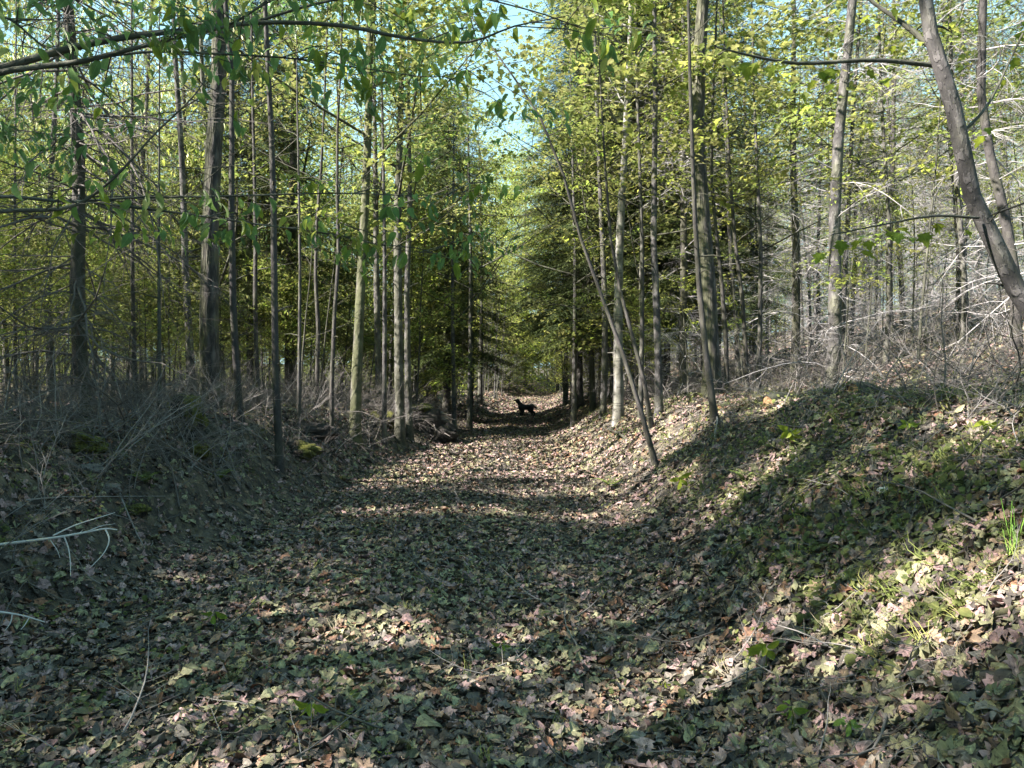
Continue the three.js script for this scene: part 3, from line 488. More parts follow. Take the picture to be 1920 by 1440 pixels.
/* the beech beside the path whose boughs reach across the view */
{
  const r = rngOf(150), bx = -3.55, bz = -4.1, foot = V(bx, height(bx, bz), bz), o = thing('beech_tree', 'beech with long level boughs of drooping young leaves reaching over the trail', 'tree', foot.toArray()); HEROES.push([bx, bz]);
  const tp = trunkPath(foot, 11, r, [0.0, 0.02]); growHardwood(o, tp, 0.1, 11, r, { bark: MAT.greyBark, sides: 14, from: 0.5, limbs: 12, tones: TONES.green, protos: SPRAY.beech });
  const boughs = [
    [[[-190, 190, 4.1], [0, 128, 4.0], [130, 90, 4.0], [260, 65, 4.0], [400, 52, 4.0], [470, 42, 4.0], [640, 47, 4.05], [760, 70, 4.1], [880, 78, 4.15], [965, 48, 4.2], [1060, 30, 4.3]], 15, 46, true],
    [[[-190, 200, 4.1], [0, 135, 3.9], [150, 115, 3.85], [250, 90, 3.85], [340, 68, 3.85], [430, 45, 3.8], [500, 0, 3.8], [560, -60, 3.7]], 12, 14, true],
    [[[60, 128, 3.9], [270, 97, 3.95], [400, 100, 4.1], [560, 110, 4.2], [700, 130, 4.4], [830, 142, 4.5], [930, 95, 4.6]], 6, 44, true],
    [[[-190, 420, 4.1], [0, 396, 4.1], [130, 388, 4.2], [200, 345, 4.2], [290, 250, 4.3], [370, 170, 4.4], [402, 108, 4.5]], 10, 16, false],
    [[[-190, 380, 4.1], [0, 368, 4.2], [130, 378, 4.3], [240, 371, 4.4], [400, 368, 4.5], [640, 362, 4.7], [800, 366, 4.8], [930, 352, 5.0]], 8, 44, true],
    [[[190, 382, 4.35], [340, 400, 4.5], [480, 420, 4.6], [640, 442, 4.8], [760, 470, 4.9], [840, 476, 5.0]], 5, 34, true],
    [[[-190, 120, 4.2], [0, 30, 4.3], [60, 70, 4.4], [120, 130, 4.5], [150, 200, 4.6]], 7, 6, false],
    [[[470, 42, 4.0], [620, 0, 4.05], [800, -20, 4.1], [1000, 20, 4.2], [1120, 60, 4.3], [1230, 70, 4.35]], 6, 46, true],
  ];
  let n = 0; const tips = [];
  for (const [path, w, leaves, twig] of boughs) {
    const pts = spline(path.map(([x, y, d]) => at(x, y, d).sub(foot)), 30), g = new Geo(), N = pts.length - 1; g.tube(pts, pts.map((_, i) => Math.max(0.0022, w / 2 / F * 4.1 * (1 - 0.85 * i / N))), 8, 0.14, w);
    const ends = [];
    for (let k = 0; k < 13; k++) { const i = 6 + (r() * (N - 7) | 0), L = 0.18 + 0.42 * r(), a = r() * 6.28, e = pts[i].clone().add(V(Math.cos(a) * L * 0.9 + 0.1, (r() - 0.55) * 0.3, Math.sin(a) * L)), m = pts[i].clone().lerp(e, 0.5).add(V(0, 0.03, 0)); g.tube([pts[i], m, e], [0.004, 0.003, 0.0015], 4, 0, 0, false); ends.push([pts[i], m, e]); }
    part('branch', g.build(), MAT.greyBark, o); if (twig) for (const e of ends) if (r() < 0.6) tips.push([e[2].clone(), Q((r() - 0.5) * 0.4, r() * 6.28, (r() - 0.5) * 0.4), 0.45 + 0.3 * r()]);
    for (let k = 0; k < leaves; k++) {
      const e = ends[k % ends.length], t = 0.3 + 0.7 * r(), p = (r() < 0.25 ? pts[8 + (r() * (N - 9) | 0)].clone() : e[1].clone().lerp(e[2], t)).add(V(0, -0.01, 0)), a = r() * 6.283;
      const q = new THREE.Quaternion().setFromUnitVectors(V(0, 1, 0), V(Math.cos(a) * 0.55, -0.8 - 0.2 * r(), Math.sin(a) * 0.55).normalize()).multiply(Q(0, r() * 6.28, 0));
      const rr = r(); addLeaf(o, freshBeech, n++, p, q, 0.075 + 0.05 * r(), rr < 0.35 ? LEAFM.c : rr < 0.6 ? LEAFM.d : rr < 0.85 ? LEAFM.b : LEAFM.a);
    }
  }
  crown('crown', SPRAY.beech, MAT.leaf, tips, [...TONES.green, ...TONES.spring], o, r);
}

/* trees further in, each its own */
const SPOTS = [...HEROES];
const free = (x, z, gap) => SPOTS.every(([a, b]) => (a - x) ** 2 + (b - z) ** 2 > gap * gap);
function scatter(n, seed, pick, gap, plant) {
  const r = rngOf(seed); let made = 0;
  for (let t = 0; t < n * 30 && made < n; t++) { const [x, z] = pick(r), s = bankSide(x, z); if (Math.abs(s) < 0.9 || !free(x, z, gap)) continue; SPOTS.push([x, z]); plant(x, z, r, made); made++; }
}
const clearOfView = (x, z) => !(z < 0 && Math.abs(x / z) < 0.8 && -z < 9);
function wild(x, z) { return V(x, height(x, z), z).toArray(); }
/* shade trees beside and behind the path, out of the frame */
scatter(44, 301, r => { const x = -4.5 - 17 * r(), z = 10 - 18 * r(); return clearOfView(x, z) ? [x, z] : [0, 0]; }, 1.9, (x, z, r) => {
  const H = 12 + 6 * r(), o = thing('maple_tree', 'maple with open spring crown shading the low bank', 'tree', wild(x, z), 'trees beside the path before the mossy stump');
  growHardwood(o, trunkPath(null, H, r, [(r() - 0.5) * 0.06, (r() - 0.5) * 0.06]), 0.09 + 0.08 * r(), H, r, { bark: MAT.greyBark, from: 0.25, limbs: 18, dense: 3.2, tones: TONES.spring, size: 1.05, reach: 0.26, protos: SPRAY.small });
});
scatter(10, 302, r => { const x = 4.5 + 12 * r(), z = 6 - 12 * r(); return clearOfView(x, z) ? [x, z] : [0, 0]; }, 2.4, (x, z, r) => {
  const H = 11 + 5 * r(), o = thing('maple_tree', 'maple with open spring crown on the hillside above the high bank', 'tree', wild(x, z), 'trees beside the path above the high bank');
  growHardwood(o, trunkPath(null, H, r, [0, 0]), 0.09 + 0.07 * r(), H, r, { bark: MAT.greyBark, from: 0.35, limbs: 12, tones: TONES.spring });
});
/* the wood behind the low bank */
scatter(120, 303, r => { const d = 11 + 58 * Math.pow(r(), 0.8), x = -3.2 - (d * 0.78 + 2) * r(); return [x, -d]; }, 1.5, (x, z, r, k) => {
  const far = -z > 30, H = 11 + 8 * r(), look = `${k % 3 ? 'grey' : 'dark'} barked hardwood with ${k % 5 === 0 ? 'deep green' : 'yellow-green'} ${k % 4 === 1 ? 'drooping' : 'spreading'} leaves ${far ? 'far' : 'close'} behind the low bank`, o = thing('hardwood_tree', look, 'tree', wild(x, z), look.replace('hardwood', 'hardwoods'));
  growHardwood(o, trunkPath(null, H, r, [(r() - 0.5) * 0.08, (r() - 0.5) * 0.08]), 0.05 + 0.1 * r() * r(), H, r, { bark: k % 3 ? MAT.greyBark : MAT.darkBark, from: 0.08 + 0.16 * r(), limbs: 13, dense: far ? 1.4 : 1.1, tones: k % 5 === 0 ? TONES.green : TONES.spring, size: far ? 1.5 : 1.25, sides: 7, protos: k % 4 === 1 ? SPRAY.beech : SPRAY.maple });
});
scatter(13, 304, r => { const d = 13 + 40 * r(), x = -3.6 - (d * 0.7) * r(); return [x, -d]; }, 2.2, (x, z, r) => {
  const H = 9 + 7 * r(), o = thing('conifer_tree', 'dark needled conifer in the wood behind the low bank', 'tree', wild(x, z), 'conifers behind the low bank');
  growConifer(o, trunkPath(null, H, r, [0, 0]), 0.06 + 0.06 * r(), H, r, { live: 0.35, dead: 45, deadTop: 0.45, deadMat: MAT.darkTwig, sides: 7, reach: 1.7 });
});
/* young growth in the shade */
scatter(140, 305, r => { const d = 9.5 + 36 * r(), x = -3.4 - (d * 0.7) * r(); return [x, -d]; }, 0.7, (x, z, r, k) => {
  const H = 2.5 + 4.5 * r(), look = `${H > 4.5 ? 'tall' : 'short'} thin sapling with ${k % 2 ? 'fresh yellow-green' : 'dull olive'} leaves growing on the low bank`, o = thing('sapling', look, 'sapling', wild(x, z), look.replace('sapling', 'saplings'));
  growHardwood(o, trunkPath(null, H, r, [(r() - 0.5) * 0.16, (r() - 0.5) * 0.16]), 0.013 + 0.016 * r(), H, r, { bark: MAT.darkBark, from: 0.3, limbs: 7, reach: 0.3, dense: 1.1, tones: k % 2 ? TONES.spring : TONES.olive, size: 1.05, sides: 5, protos: SPRAY.small });
});
/* the wood on the hillside */
scatter(74, 306, r => { const d = 12 + 52 * Math.pow(r(), 0.9), x = 3.4 + (d * 0.72) * r(); return [x, -d]; }, 1.5, (x, z, r, k) => {
  const H = 10 + 7 * r(), look = `${-z > 28 ? 'far' : 'near'} hillside conifer bristling with ${k % 3 ? 'bleached' : 'grey'} dead branches under ${k % 3 ? 'pale olive' : 'dark green'} needles`, o = thing('conifer_tree', look, 'tree', wild(x, z), look.replace('conifer', 'conifers'));
  growConifer(o, trunkPath(null, H, r, [(r() - 0.5) * 0.04, 0]), 0.05 + 0.07 * r(), H, r, { live: 0.38, dead: 130, deadTop: 0.66, deadMat: k % 3 ? MAT.paleTwig : MAT.twig, deadSize: 1.1, sides: 7, tones: k % 3 ? TONES.paleNeedle : TONES.needle, reach: 1.9 });
});
scatter(46, 307, r => { const d = 13 + 55 * Math.pow(r(), 0.85), x = 3.0 + (d * 0.7) * r(); return [x, -d]; }, 1.4, (x, z, r, k) => {
  const H = 10 + 7 * r(), look = `${k % 3 ? 'grey' : 'white'} barked slender hardwood with ${k % 3 ? 'yellow-green' : 'olive'} leaves ${-z > 30 ? 'far back' : ''} among the hillside conifers`.replace('  ', ' '), o = thing('hardwood_tree', look, 'tree', wild(x, z), look.replace('hardwood', 'hardwoods'));
  growHardwood(o, trunkPath(null, H, r, [(r() - 0.5) * 0.08, (r() - 0.5) * 0.08]), 0.04 + 0.06 * r(), H, r, { bark: k % 3 ? MAT.greyBark : MAT.paleBark, from: 0.28, limbs: 13, dense: 1.3, tones: k % 3 ? TONES.spring : TONES.olive, sides: 7 });
});
scatter(90, 308, r => { const d = 10 + 26 * r(), x = 2.6 + (d * 0.62) * r(); return [x, -d]; }, 0.6, (x, z, r, k) => {
  const H = 2 + 4 * r(), look = `${H > 4 ? 'tall' : 'short'} thin sapling with sparse leaves growing on the hillside ${-z > 20 ? 'far ' : ''}above the trail`, o = thing('sapling', look, 'sapling', wild(x, z), look.replace('sapling', 'saplings'));
  growHardwood(o, trunkPath(null, H, r, [(r() - 0.5) * 0.2, (r() - 0.5) * 0.2]), 0.011 + 0.014 * r(), H, r, { bark: MAT.greyBark, from: 0.35, limbs: 6, reach: 0.22, dense: 0.7, tones: TONES.spring, size: 0.95, sides: 5, protos: SPRAY.small });
});
/* growth closing in on the trail where it bends away */
scatter(76, 309, r => { const d = 19 + 56 * r(), c = curve(TC, d), s = r() < 0.5 ? -1 : 1; return [c + s * (1.9 + 3.6 * r()), -d]; }, 0.8, (x, z, r, k) => {
  const H = 4 + 9 * r(), look = `${H > 8 ? 'taller' : 'bushy'} young maple with ${k % 3 ? 'olive' : 'yellow-green'} leaves crowding the trail ${-z > 38 ? 'beyond' : 'before'} the black dog`, o = thing('young_maple', look, 'tree', wild(x, z), look.replace('maple', 'maples'));
  growHardwood(o, trunkPath(null, H, r, [(r() - 0.5) * 0.1 - Math.sign(x) * 0.05, 0]), 0.03 + 0.03 * r(), H, r, { bark: MAT.greyBark, from: 0.08, limbs: 14, reach: 0.3, dense: 1.2, tones: k % 3 ? TONES.spring : TONES.olive, size: 1.2, sides: 6 });
});
scatter(40, 310, r => { const d = 66 + 40 * r(); return [-8 + 36 * r(), -d]; }, 1.8, (x, z, r, k) => {
  const H = 12 + 11 * r(), look = `${H > 17 ? 'tall' : 'lower'} leafy hardwood with ${k % 2 ? 'yellow-green' : 'olive'} crown closing the end of the trail`, o = thing('hardwood_tree', look, 'tree', wild(x, z), look.replace('hardwood', 'hardwoods'));
  growHardwood(o, trunkPath(null, H, r, [0, 0]), 0.08, H, r, { bark: MAT.greyBark, from: 0.05, limbs: 18, reach: 0.28, dense: 1.7, tones: k % 2 ? TONES.spring : TONES.olive, size: 1.9, sides: 6 });
});
/* the far wood that reads as one mass */
{
  const r = rngOf(311), ms = [], cs = [];
  for (let k = 0; k < 32000; k++) { const d = 58 + 60 * r(), x = (r() - 0.5) * 1.75 * d, z = -d; if (Math.abs(x - curve(TC, d)) < 5 && d < 66) continue; const y = height(x, z) + 25 * Math.pow(r(), 1.1); ms.push(M4(V(x, y, z), Q(r() - 0.5, r() * 6.28, r() - 0.5), 1.9 + 1.5 * r())); cs.push(tint(r() < 0.7 ? TONES.spring : TONES.olive, r)); }
  const o = copies('distant_forest', SPRAY.far[2], MAT.leaf, ms, scene, cs); o.userData = { kind: 'stuff', label: 'far wood of yellow-green leaves behind all the trees', category: 'forest' };
}

/* ------------------------------------------------------------------ fallen leaves */
const DRY = {
  khaki: [C(0.38, 0.375, 0.225), C(0.30, 0.30, 0.175), C(0.22, 0.225, 0.13)], grey: [C(0.19, 0.172, 0.155), C(0.125, 0.112, 0.10), C(0.25, 0.23, 0.205)],
  dark: [C(0.06, 0.053, 0.046), C(0.09, 0.08, 0.068)], tan: [C(0.38, 0.275, 0.20), C(0.30, 0.215, 0.15)], rust: [C(0.28, 0.14, 0.08), C(0.22, 0.125, 0.08)], rose: [C(0.48, 0.34, 0.345), C(0.37, 0.25, 0.26)],
};
function litterTone(x, z, r) {                                       // the same mix of leaves everywhere, in drifts
  const n = fbm(x * 0.9, z * 0.9, 71, 3), n2 = fbm(x * 0.7 + 9, z * 0.7, 77, 3), w = { khaki: 0.30, grey: 0.19, dark: 0.22, tan: 0.10, rust: 0.05, rose: 0.22 };
  if (n > 0.55) { w.dark += 0.18; w.grey += 0.12; } else if (n < 0.45) w.khaki += 0.25;
  if (n2 > 0.54) { w.rose += 0.16; w.tan += 0.1; } else if (n2 < 0.43) { w.rust += 0.1; w.tan += 0.08; }
  const tot = Object.values(w).reduce((a, b) => a + b, 0); let a = r() * tot; for (const k in w) { a -= w[k]; if (a <= 0) return k; } return 'grey';
}
function lay(x, z, r, size, lift = 1, tilt = 1) {
  const n = quickNormal(x, z), q = new THREE.Quaternion().setFromUnitVectors(V(0, 1, 0), n).multiply(Q((r() - 0.5) * (0.7 + 0.8 * r()) * tilt, r() * 6.283, (r() - 0.5) * (0.7 + 0.8 * r()) * tilt));
  return [V(x, quickHeight(x, z) + lift * (0.006 + 0.02 * r()), z), q, size];
}
{
  const r = rngOf(401), lists = dryLeaves.map(() => [[], []]);
  const drop = (x, z, size) => { const bs = bankSide(x, z); if (bs < -0.15 && bs > -1.5 && r() < 0.3) return; const k = r() * dryLeaves.length | 0, [p, q, s] = lay(x, z, r, size); lists[k][0].push(M4(p, q, V(s, s * (0.4 + 0.8 * r()), s))); lists[k][1].push(tint(DRY[litterTone(x, z, r)], r)); };
  for (let k = 0; k < 105000; k++) { const d = 1.9 + 13 * Math.pow(r(), 1.3), x = (r() - 0.5) * 2 * (d * 0.72 + 0.6); if (Math.abs(x) > 9) continue; drop(x, -d, 0.024 + 0.085 * Math.pow(r(), 2.4)); }
  for (let k = 0; k < 72000; k++) { const d = 12 + 58 * Math.pow(r(), 1.7), x = r() < 0.55 ? curve(TC, d) + (r() - 0.5) * 8 : (r() - 0.5) * 2 * Math.min(d * 0.72, 24); drop(x, -d, (0.06 + 0.07 * r()) * (d > 32 ? 1.7 : 1)); }
  lists.forEach(([m, c], k) => copies(numbered('leaf_litter'), dryLeaves[k], MAT.litter, m, scene, c).userData = { kind: 'stuff', label: 'litter of dry leaves covering trail and banks', category: 'leaf litter', group: 'leaf litter over the ground' });
  const kinds = { khaki: 'pale khaki', grey: 'grey', tan: 'tan', rust: 'rust brown', rose: 'pinkish' }, mats = {};
  for (const k in kinds) mats[k] = DRY[k].map(c => { const m = MAT.litter.clone(); m.color = c.clone(); return m; });
  let n = 0;
  for (let t = 0; t < 4000 && n < 260; t++) {
    const d = 2.75 + 2.6 * Math.pow(r(), 1.2), x = (r() - 0.5) * 2 * d * 0.69; if (x < -2.9) continue;
    let kind = litterTone(x, -d, r); if (kind === 'dark') kind = 'khaki'; if (!inView(V(x, height(x, -d), -d))) continue;
    const [p, q, s] = lay(x, -d, r, 0.09 + 0.06 * r(), 1.4, 0.4), m = shadow(new THREE.Mesh(dryLeaves[n % dryLeaves.length], mats[kind][n % mats[kind].length])); m.position.copy(p); m.quaternion.copy(q); m.scale.set(s, s * 0.6, s); n++;
    tag(m, 'fallen_leaf', `large ${kinds[kind]} fallen leaf lying on top of the litter`, 'leaf', `large ${kinds[kind]} leaves on the trail`);
  }
}
/* fine twigs over the banks */
{
  const r = rngOf(411), lists = TWIGS.map(() => []);
  for (let k = 0; k < 2600; k++) { const d = 2.5 + 24 * Math.pow(r(), 1.2), x = (r() - 0.5) * 2 * (d * 0.7 + 0.5), s = bankSide(x, -d); if (Math.abs(s) < 0.1 && r() < 0.8) continue; const [p, q] = lay(x, -d, r, 1); lists[k % 3].push(M4(p, q.multiply(Q((r() - 0.6) * 0.5, 0, r() * 3)), 0.5 + 0.7 * r())); }
  lists.forEach((l, k) => copies(numbered('twig_litter'), TWIGS[k], k % 2 ? MAT.darkTwig : MAT.twig, l, scene).userData = { kind: 'stuff', label: 'loose fine twigs strewn over both banks', category: 'twigs', group: 'twigs over the banks' });
}
/* dead brush along the brows */
{
  const r = rngOf(415), lists = DEAD.map(() => []);
  for (let k = 0; k < 1900; k++) { const d = 3.2 + 24 * Math.pow(r(), 1.1), left = r() < 0.7, s = left ? -(0.5 + 3.6 * r()) : 1.9 + 3.5 * r(), x = curve(TC, d) + (left ? s - curve(TL, d) : s + curve(TR, d)); if (!free(x, -d, 0.25) || (d < 5 && Math.abs(x / d) < 0.45)) continue; lists[k % DEAD.length].push(M4(V(x, quickHeight(x, -d) - 0.02, -d), Q(-0.3 - 1.1 * r(), r() * 6.283, (r() - 0.5) * 1.5), 0.3 + (d > 6 ? 0.85 : 0.45) * r())); }
  lists.forEach((l, k) => copies(numbered('brushwood'), DEAD[k], k % 2 ? MAT.twig : MAT.darkTwig, l, scene).userData = { kind: 'stuff', label: 'tangle of dead brush along the brows of both banks', category: 'brush', group: 'brush along the banks' });
}
/* grass and low green cover */
function blades(seed, n, L) { const r = rngOf(seed), g = new Geo(); for (let k = 0; k < n; k++) { const a = r() * 6.28, l = L * (0.5 + 0.7 * r()), b = V(Math.cos(a), 0, Math.sin(a)), o = V((r() - 0.5) * 0.06, 0, (r() - 0.5) * 0.06), w = V(-b.z, 0, b.x).multiplyScalar(0.0015), m = o.clone().addScaledVector(b, l * 0.28).add(V(0, l * 0.62, 0)), e = o.clone().addScaledVector(b, l * 0.8).add(V(0, l * 0.55, 0)), nn = V(b.x * -0.5, 0.8, b.z * -0.5).normalize(); g.tri(o.clone().sub(w), o.clone().add(w), m.clone().add(w), nn); g.tri(o.clone().sub(w), m.clone().add(w), m.clone().sub(w), nn); g.tri(m.clone().sub(w), m.clone().add(w), e, nn); } return g.build(); }
const TUFTS = [blades(421, 16, 0.14), blades(422, 12, 0.19)];
{
  const r = rngOf(423), lists = [[[], []], [[], []]];
  for (let k = 0; k < 5200; k++) {
    const d = 3 + 30 * Math.pow(r(), 1.4), x = (r() - 0.5) * 2 * (d * 0.7 + 0.5), s = bankSide(x, -d); const want = s > 0.5 && s < 3.6 ? 0.85 : s < -0.5 && s > -3 ? 0.22 : s === 0 ? 0.05 : 0.1; if (r() > want * (fbm(x * 1.2, -d * 1.2, 81, 2) > 0.45 ? 1 : 0.25)) continue;
    const [p, q] = lay(x, -d, r, 1, 0.2); lists[k % 2][0].push(M4(p, q, 0.45 + 0.6 * r())); lists[k % 2][1].push(r() < 0.8 ? tint([C(0.13, 0.16, 0.045), C(0.18, 0.19, 0.06)], r) : tint([C(0.26, 0.23, 0.16), C(0.2, 0.175, 0.12)], r));
  }
  lists.forEach(([m, c], k) => copies(numbered('grass'), TUFTS[k], MAT.grass, m, scene, c).userData = { kind: 'stuff', label: 'thin grass and dead straw hanging on the banks', category: 'grass', group: 'grass on the banks' });
}
const COVER = leafSpray([leafShape(OVALE, -0.2, 0.2, 431, 0.04)], 9, 0.035, 0.1, 432, 0.15);
{
  const r = rngOf(433), m = [], c = [];
  for (let k = 0; k < 17000; k++) { const d = 3 + 26 * Math.pow(r(), 1.3), x = (r() - 0.5) * 2 * (d * 0.7 + 0.5), s = bankSide(x, -d), want = s > 0.5 && s < 4 ? 0.9 : s < -0.6 && s > -3 ? 0.4 : 0.05; if (r() > want * (fbm(x * 0.9, -d * 0.9, 85, 3) > 0.46 ? 1 : 0.15)) continue; const [p, q] = lay(x, -d, r, 1); p.y += 0.03; m.push(M4(p, q, 0.6 + 0.8 * r())); c.push(tint([C(0.14, 0.17, 0.05), C(0.19, 0.22, 0.07), C(0.11, 0.14, 0.05)], r)); }
  const o = copies('ground_cover', COVER, MAT.leaf, m, scene, c); o.userData = { kind: 'stuff', label: 'low small-leaved green plants carpeting the high bank', category: 'ground cover' };
}

/* ------------------------------------------------------------------ single things on the ground */
const seedlingLeaf = [leafShape(BEECH, -0.5, 0.25, 441, 0.02), leafShape(BEECH, -0.8, 0.35, 442, 0.03)];
function seedling(px, py, hpx, label, seed, m = LEAFM.a, n = 8) {
  const p = groundAt(px, py), r = rngOf(seed), H = hpx / F * -p.z, o = thing('seedling', label, 'plant', [p.x, height(p.x, p.z), p.z], 'seedlings sprouting from the leaf litter'), g = new Geo(); g.tube([V(0, -0.03, 0), V(0.01, H * 0.45, 0), V(0.0, H * 0.8, 0.01)], [0.003, 0.0025, 0.0018], 5); part('stem', g.build(), LEAFM.b, o);
  for (let k = 0; k < n; k++) { const a = k * 2.4 + r() * 0.5, q = new THREE.Quaternion().setFromUnitVectors(V(0, 1, 0), V(Math.cos(a), -0.25 - 0.8 * r() + (k < 2 ? 0.8 : 0), Math.sin(a)).normalize()); addLeaf(o, seedlingLeaf, k, V(Math.cos(a) * 0.012, H * (0.62 + 0.2 * r()), Math.sin(a) * 0.012), q, H * (0.36 + 0.2 * r()), m); }
  return o;
}
seedling(582, 1370, 62, 'bright pale-leaved seedling standing beside a sunlit patch of the trail', 451);
seedling(1433, 1262, 66, 'bright yellow-green seedling in the sunlit leaves at the foot of the high bank', 452);
seedling(1482, 1372, 60, 'dull green low seedling with broad leaves before the sunlit leaves', 453, LEAFM.b);
seedling(1590, 1395, 50, 'dull green seedling with flat leaves beside the bigger dull green one', 454, LEAFM.c);
seedling(402, 1180, 42, 'small drooping green seedling where the low bank meets the trail', 455, LEAFM.b);
seedling(942, 1235, 34, 'thin upright green shoot in the middle of the trail', 456, LEAFM.b, 4);
seedling(1275, 930, 42, 'pale leafy seedling at the edge of the sunlit trail by the high bank', 457, LEAFM.a);
seedling(1705, 825, 40, 'broad-leaved green plant on top of the high bank', 458, LEAFM.b);
seedling(1480, 850, 50, 'pale ferny plant on the brow of the high bank', 459, LEAFM.a, 12);
seedling(1850, 830, 46, 'pale sprig among sunlit leaves on the high bank', 460, LEAFM.a);
seedling(500, 1265, 20, 'tiny green sprout in the shaded litter', 461, LEAFM.c, 4);
seedling(722, 1428, 22, 'tiny yellow sprout in the sunlit litter', 462, LEAFM.a, 4);
seedling(1245, 1300, 24, 'tiny pale sprout beside the dark stick', 463, LEAFM.a, 4);
function fern(px, py, hpx, label, seed) {
  const p = groundAt(px, py), r = rngOf(seed), L = hpx / F * -p.z, o = thing('fern', label, 'fern', [p.x, height(p.x, p.z), p.z], 'ferns on the banks'), lf = leafShape(BEECH, 0, 0.1, seed, 0.02);
  for (let k = 0; k < 6; k++) { const a = k * 1.05 + r() * 0.4, g = new Geo(), N = 12; for (let i = 1; i <= N; i++) { const t = i / N, c = V(Math.cos(a) * L * t * 0.8, L * (0.9 * t - 0.55 * t * t), Math.sin(a) * L * t * 0.8); for (const s of [-1, 1]) g.add(lf, M4(c, Q(-Math.PI / 2 + 0.2, -a + (s > 0 ? 0 : Math.PI), 0), L * 0.3 * (1.05 - t))); } part('frond', g.build(), LEAFM.b, o); }
}
fern(1145, 915, 46, 'pale green fern at the foot of the high bank by the sunlit trail', 471); fern(1395, 905, 50, 'olive fern drooping down the face of the high bank', 472); fern(410, 905, 50, 'dull olive fern clinging to the dark face of the low bank', 473); fern(270, 905, 46, 'olive fern on the low bank between stump and conifer', 474);
{ const p = groundAt(1905, 1045), o = shadow(new THREE.Mesh(blades(475, 22, 0.3), MAT.grass.clone())); o.material.color = C(0.2, 0.34, 0.06); o.position.set(p.x, height(p.x, p.z), p.z); tag(o, 'grass_tuft', 'bright green tuft of grass on a sunlit hump of the high bank', 'grass tuft'); }

function stick(name, label, category, paths, m, seed) {                 // paths: [[px,py,lift] ...], width in metres
  let foot = null, o = null;
  paths.forEach(([pts, w], k) => { const P = spline(pts.map(([x, y, lift, d]) => { const p = d ? at(x, y, d) : groundAt(x, y); p.y += lift || 0; return p; }), 12); if (!o) { foot = P[0].clone(); o = thing(name, label, category, foot.toArray()); } const g = new Geo(); g.tube(P.map(p => p.sub(foot)), P.map((_, i) => w * (1 - 0.65 * i / 12)), 7, 0.15, seed + k); part(k ? 'twig' : 'stem', g.build(), m, o); });
  return o;
}
const D1 = 5.0;
stick('fallen_branch', 'bleached white forked branch reaching out over the dark low bank', 'branch', [
  [[[-120, 1036, 0, 4.9], [0, 1021, 0, 5], [110, 1007, 0, 5], [160, 998, 0, 5.05], [200, 991, 0, 5.1], [220, 993, 0, 5.1]], 0.011], [[[100, 1004, 0, 5], [140, 985, 0, 5.1], [200, 966, 0, 5.2], [216, 961, 0, 5.25]], 0.005], [[[120, 1005, 0, 5], [128, 1025, 0, 5], [132, 1050, 0, 4.95], [133, 1080, 0, 4.9]], 0.005],
  [[[92, 1008, 0, 5], [108, 1032, 0, 5], [113, 1046, 0, 5]], 0.004], [[[198, 992, 0, 5.1], [205, 1012, 0, 5.05], [197, 1034, 0, 5], [172, 1062, 0, 4.9]], 0.0055], [[[150, 999, 0, 5.05], [156, 993, 0, 5.05]], 0.003], [[[165, 996, 0, 5.05], [190, 986, 0, 5.1], [216, 982, 0, 5.1]], 0.004]], MAT.boneTwig, 500);
stick('fallen_branch', 'short bleached twig with two side shoots low beside the trail', 'branch', [[[[-60, 1140, 0, 4.4], [0, 1147, 0, 4.4], [40, 1153, 0, 4.4], [85, 1166, 0, 4.4]], 0.008], [[[24, 1151, 0, 4.4], [20, 1168, 0, 4.38], [10, 1182, 0, 4.35]], 0.004], [[[56, 1157, 0, 4.4], [48, 1170, 0, 4.38], [40, 1180, 0, 4.35]], 0.004]], MAT.boneTwig, 510);
stick('fallen_stick', 'dark crooked stick lying across the trail litter', 'stick', [[[[1188, 1252, 0.01], [1215, 1215, 0.04], [1245, 1180, 0.04], [1292, 1130, 0.03]], 0.011], [[[1232, 1195, 0.04], [1255, 1205, 0.02]], 0.005]], MAT.darkTwig, 520);
stick('fallen_stick', 'straight brown stick leaning down the dark face of the low bank', 'stick', [[[[222, 925, 0.03], [240, 970, 0.03], [256, 1005, 0.03], [272, 1032, 0.02]], 0.011]], MAT.twig, 530);
stick('fallen_branch', 'long pale arching branch trailing from the brow of the low bank', 'branch', [[[[-60, 915, 0.05], [60, 880, 0.1, 7.2], [170, 815, 0, 7.6], [262, 768, 0, 8.0]], 0.012], [[[90, 862, 0, 7.3], [160, 872, 0, 7.2], [240, 850, 0, 7.3]], 0.005]], MAT.twig, 540);
stick('fallen_branch', 'thin pale twig lying level along the shaded low bank', 'branch', [[[[-20, 958, 0.04], [90, 946, 0.05], [200, 942, 0.05], [310, 938, 0.04]], 0.008]], MAT.twig, 550);
stick('fallen_stick', 'pale stick slanting from the low bank beside the bending trunk', 'stick', [[[[455, 812, 0.08], [490, 830, 0.06], [520, 850, 0.03]], 0.013]], MAT.twig, 560);
stick('fallen_stick', 'dark broken stub jutting from the high bank beside the trail', 'stick', [[[[1200, 845, -0.05], [1165, 828, 0.12], [1138, 818, 0.16]], 0.035]], MAT.darkBark, 570);
stick('root', 'pale exposed root hanging from the brow of the high bank', 'root', [[[[1330, 760, 0.05], [1345, 790, 0.03], [1340, 822, 0.02], [1352, 842, 0]], 0.018], [[[1345, 790, 0.03], [1325, 815, 0.02], [1318, 840, 0]], 0.01]], MAT.twig, 580);
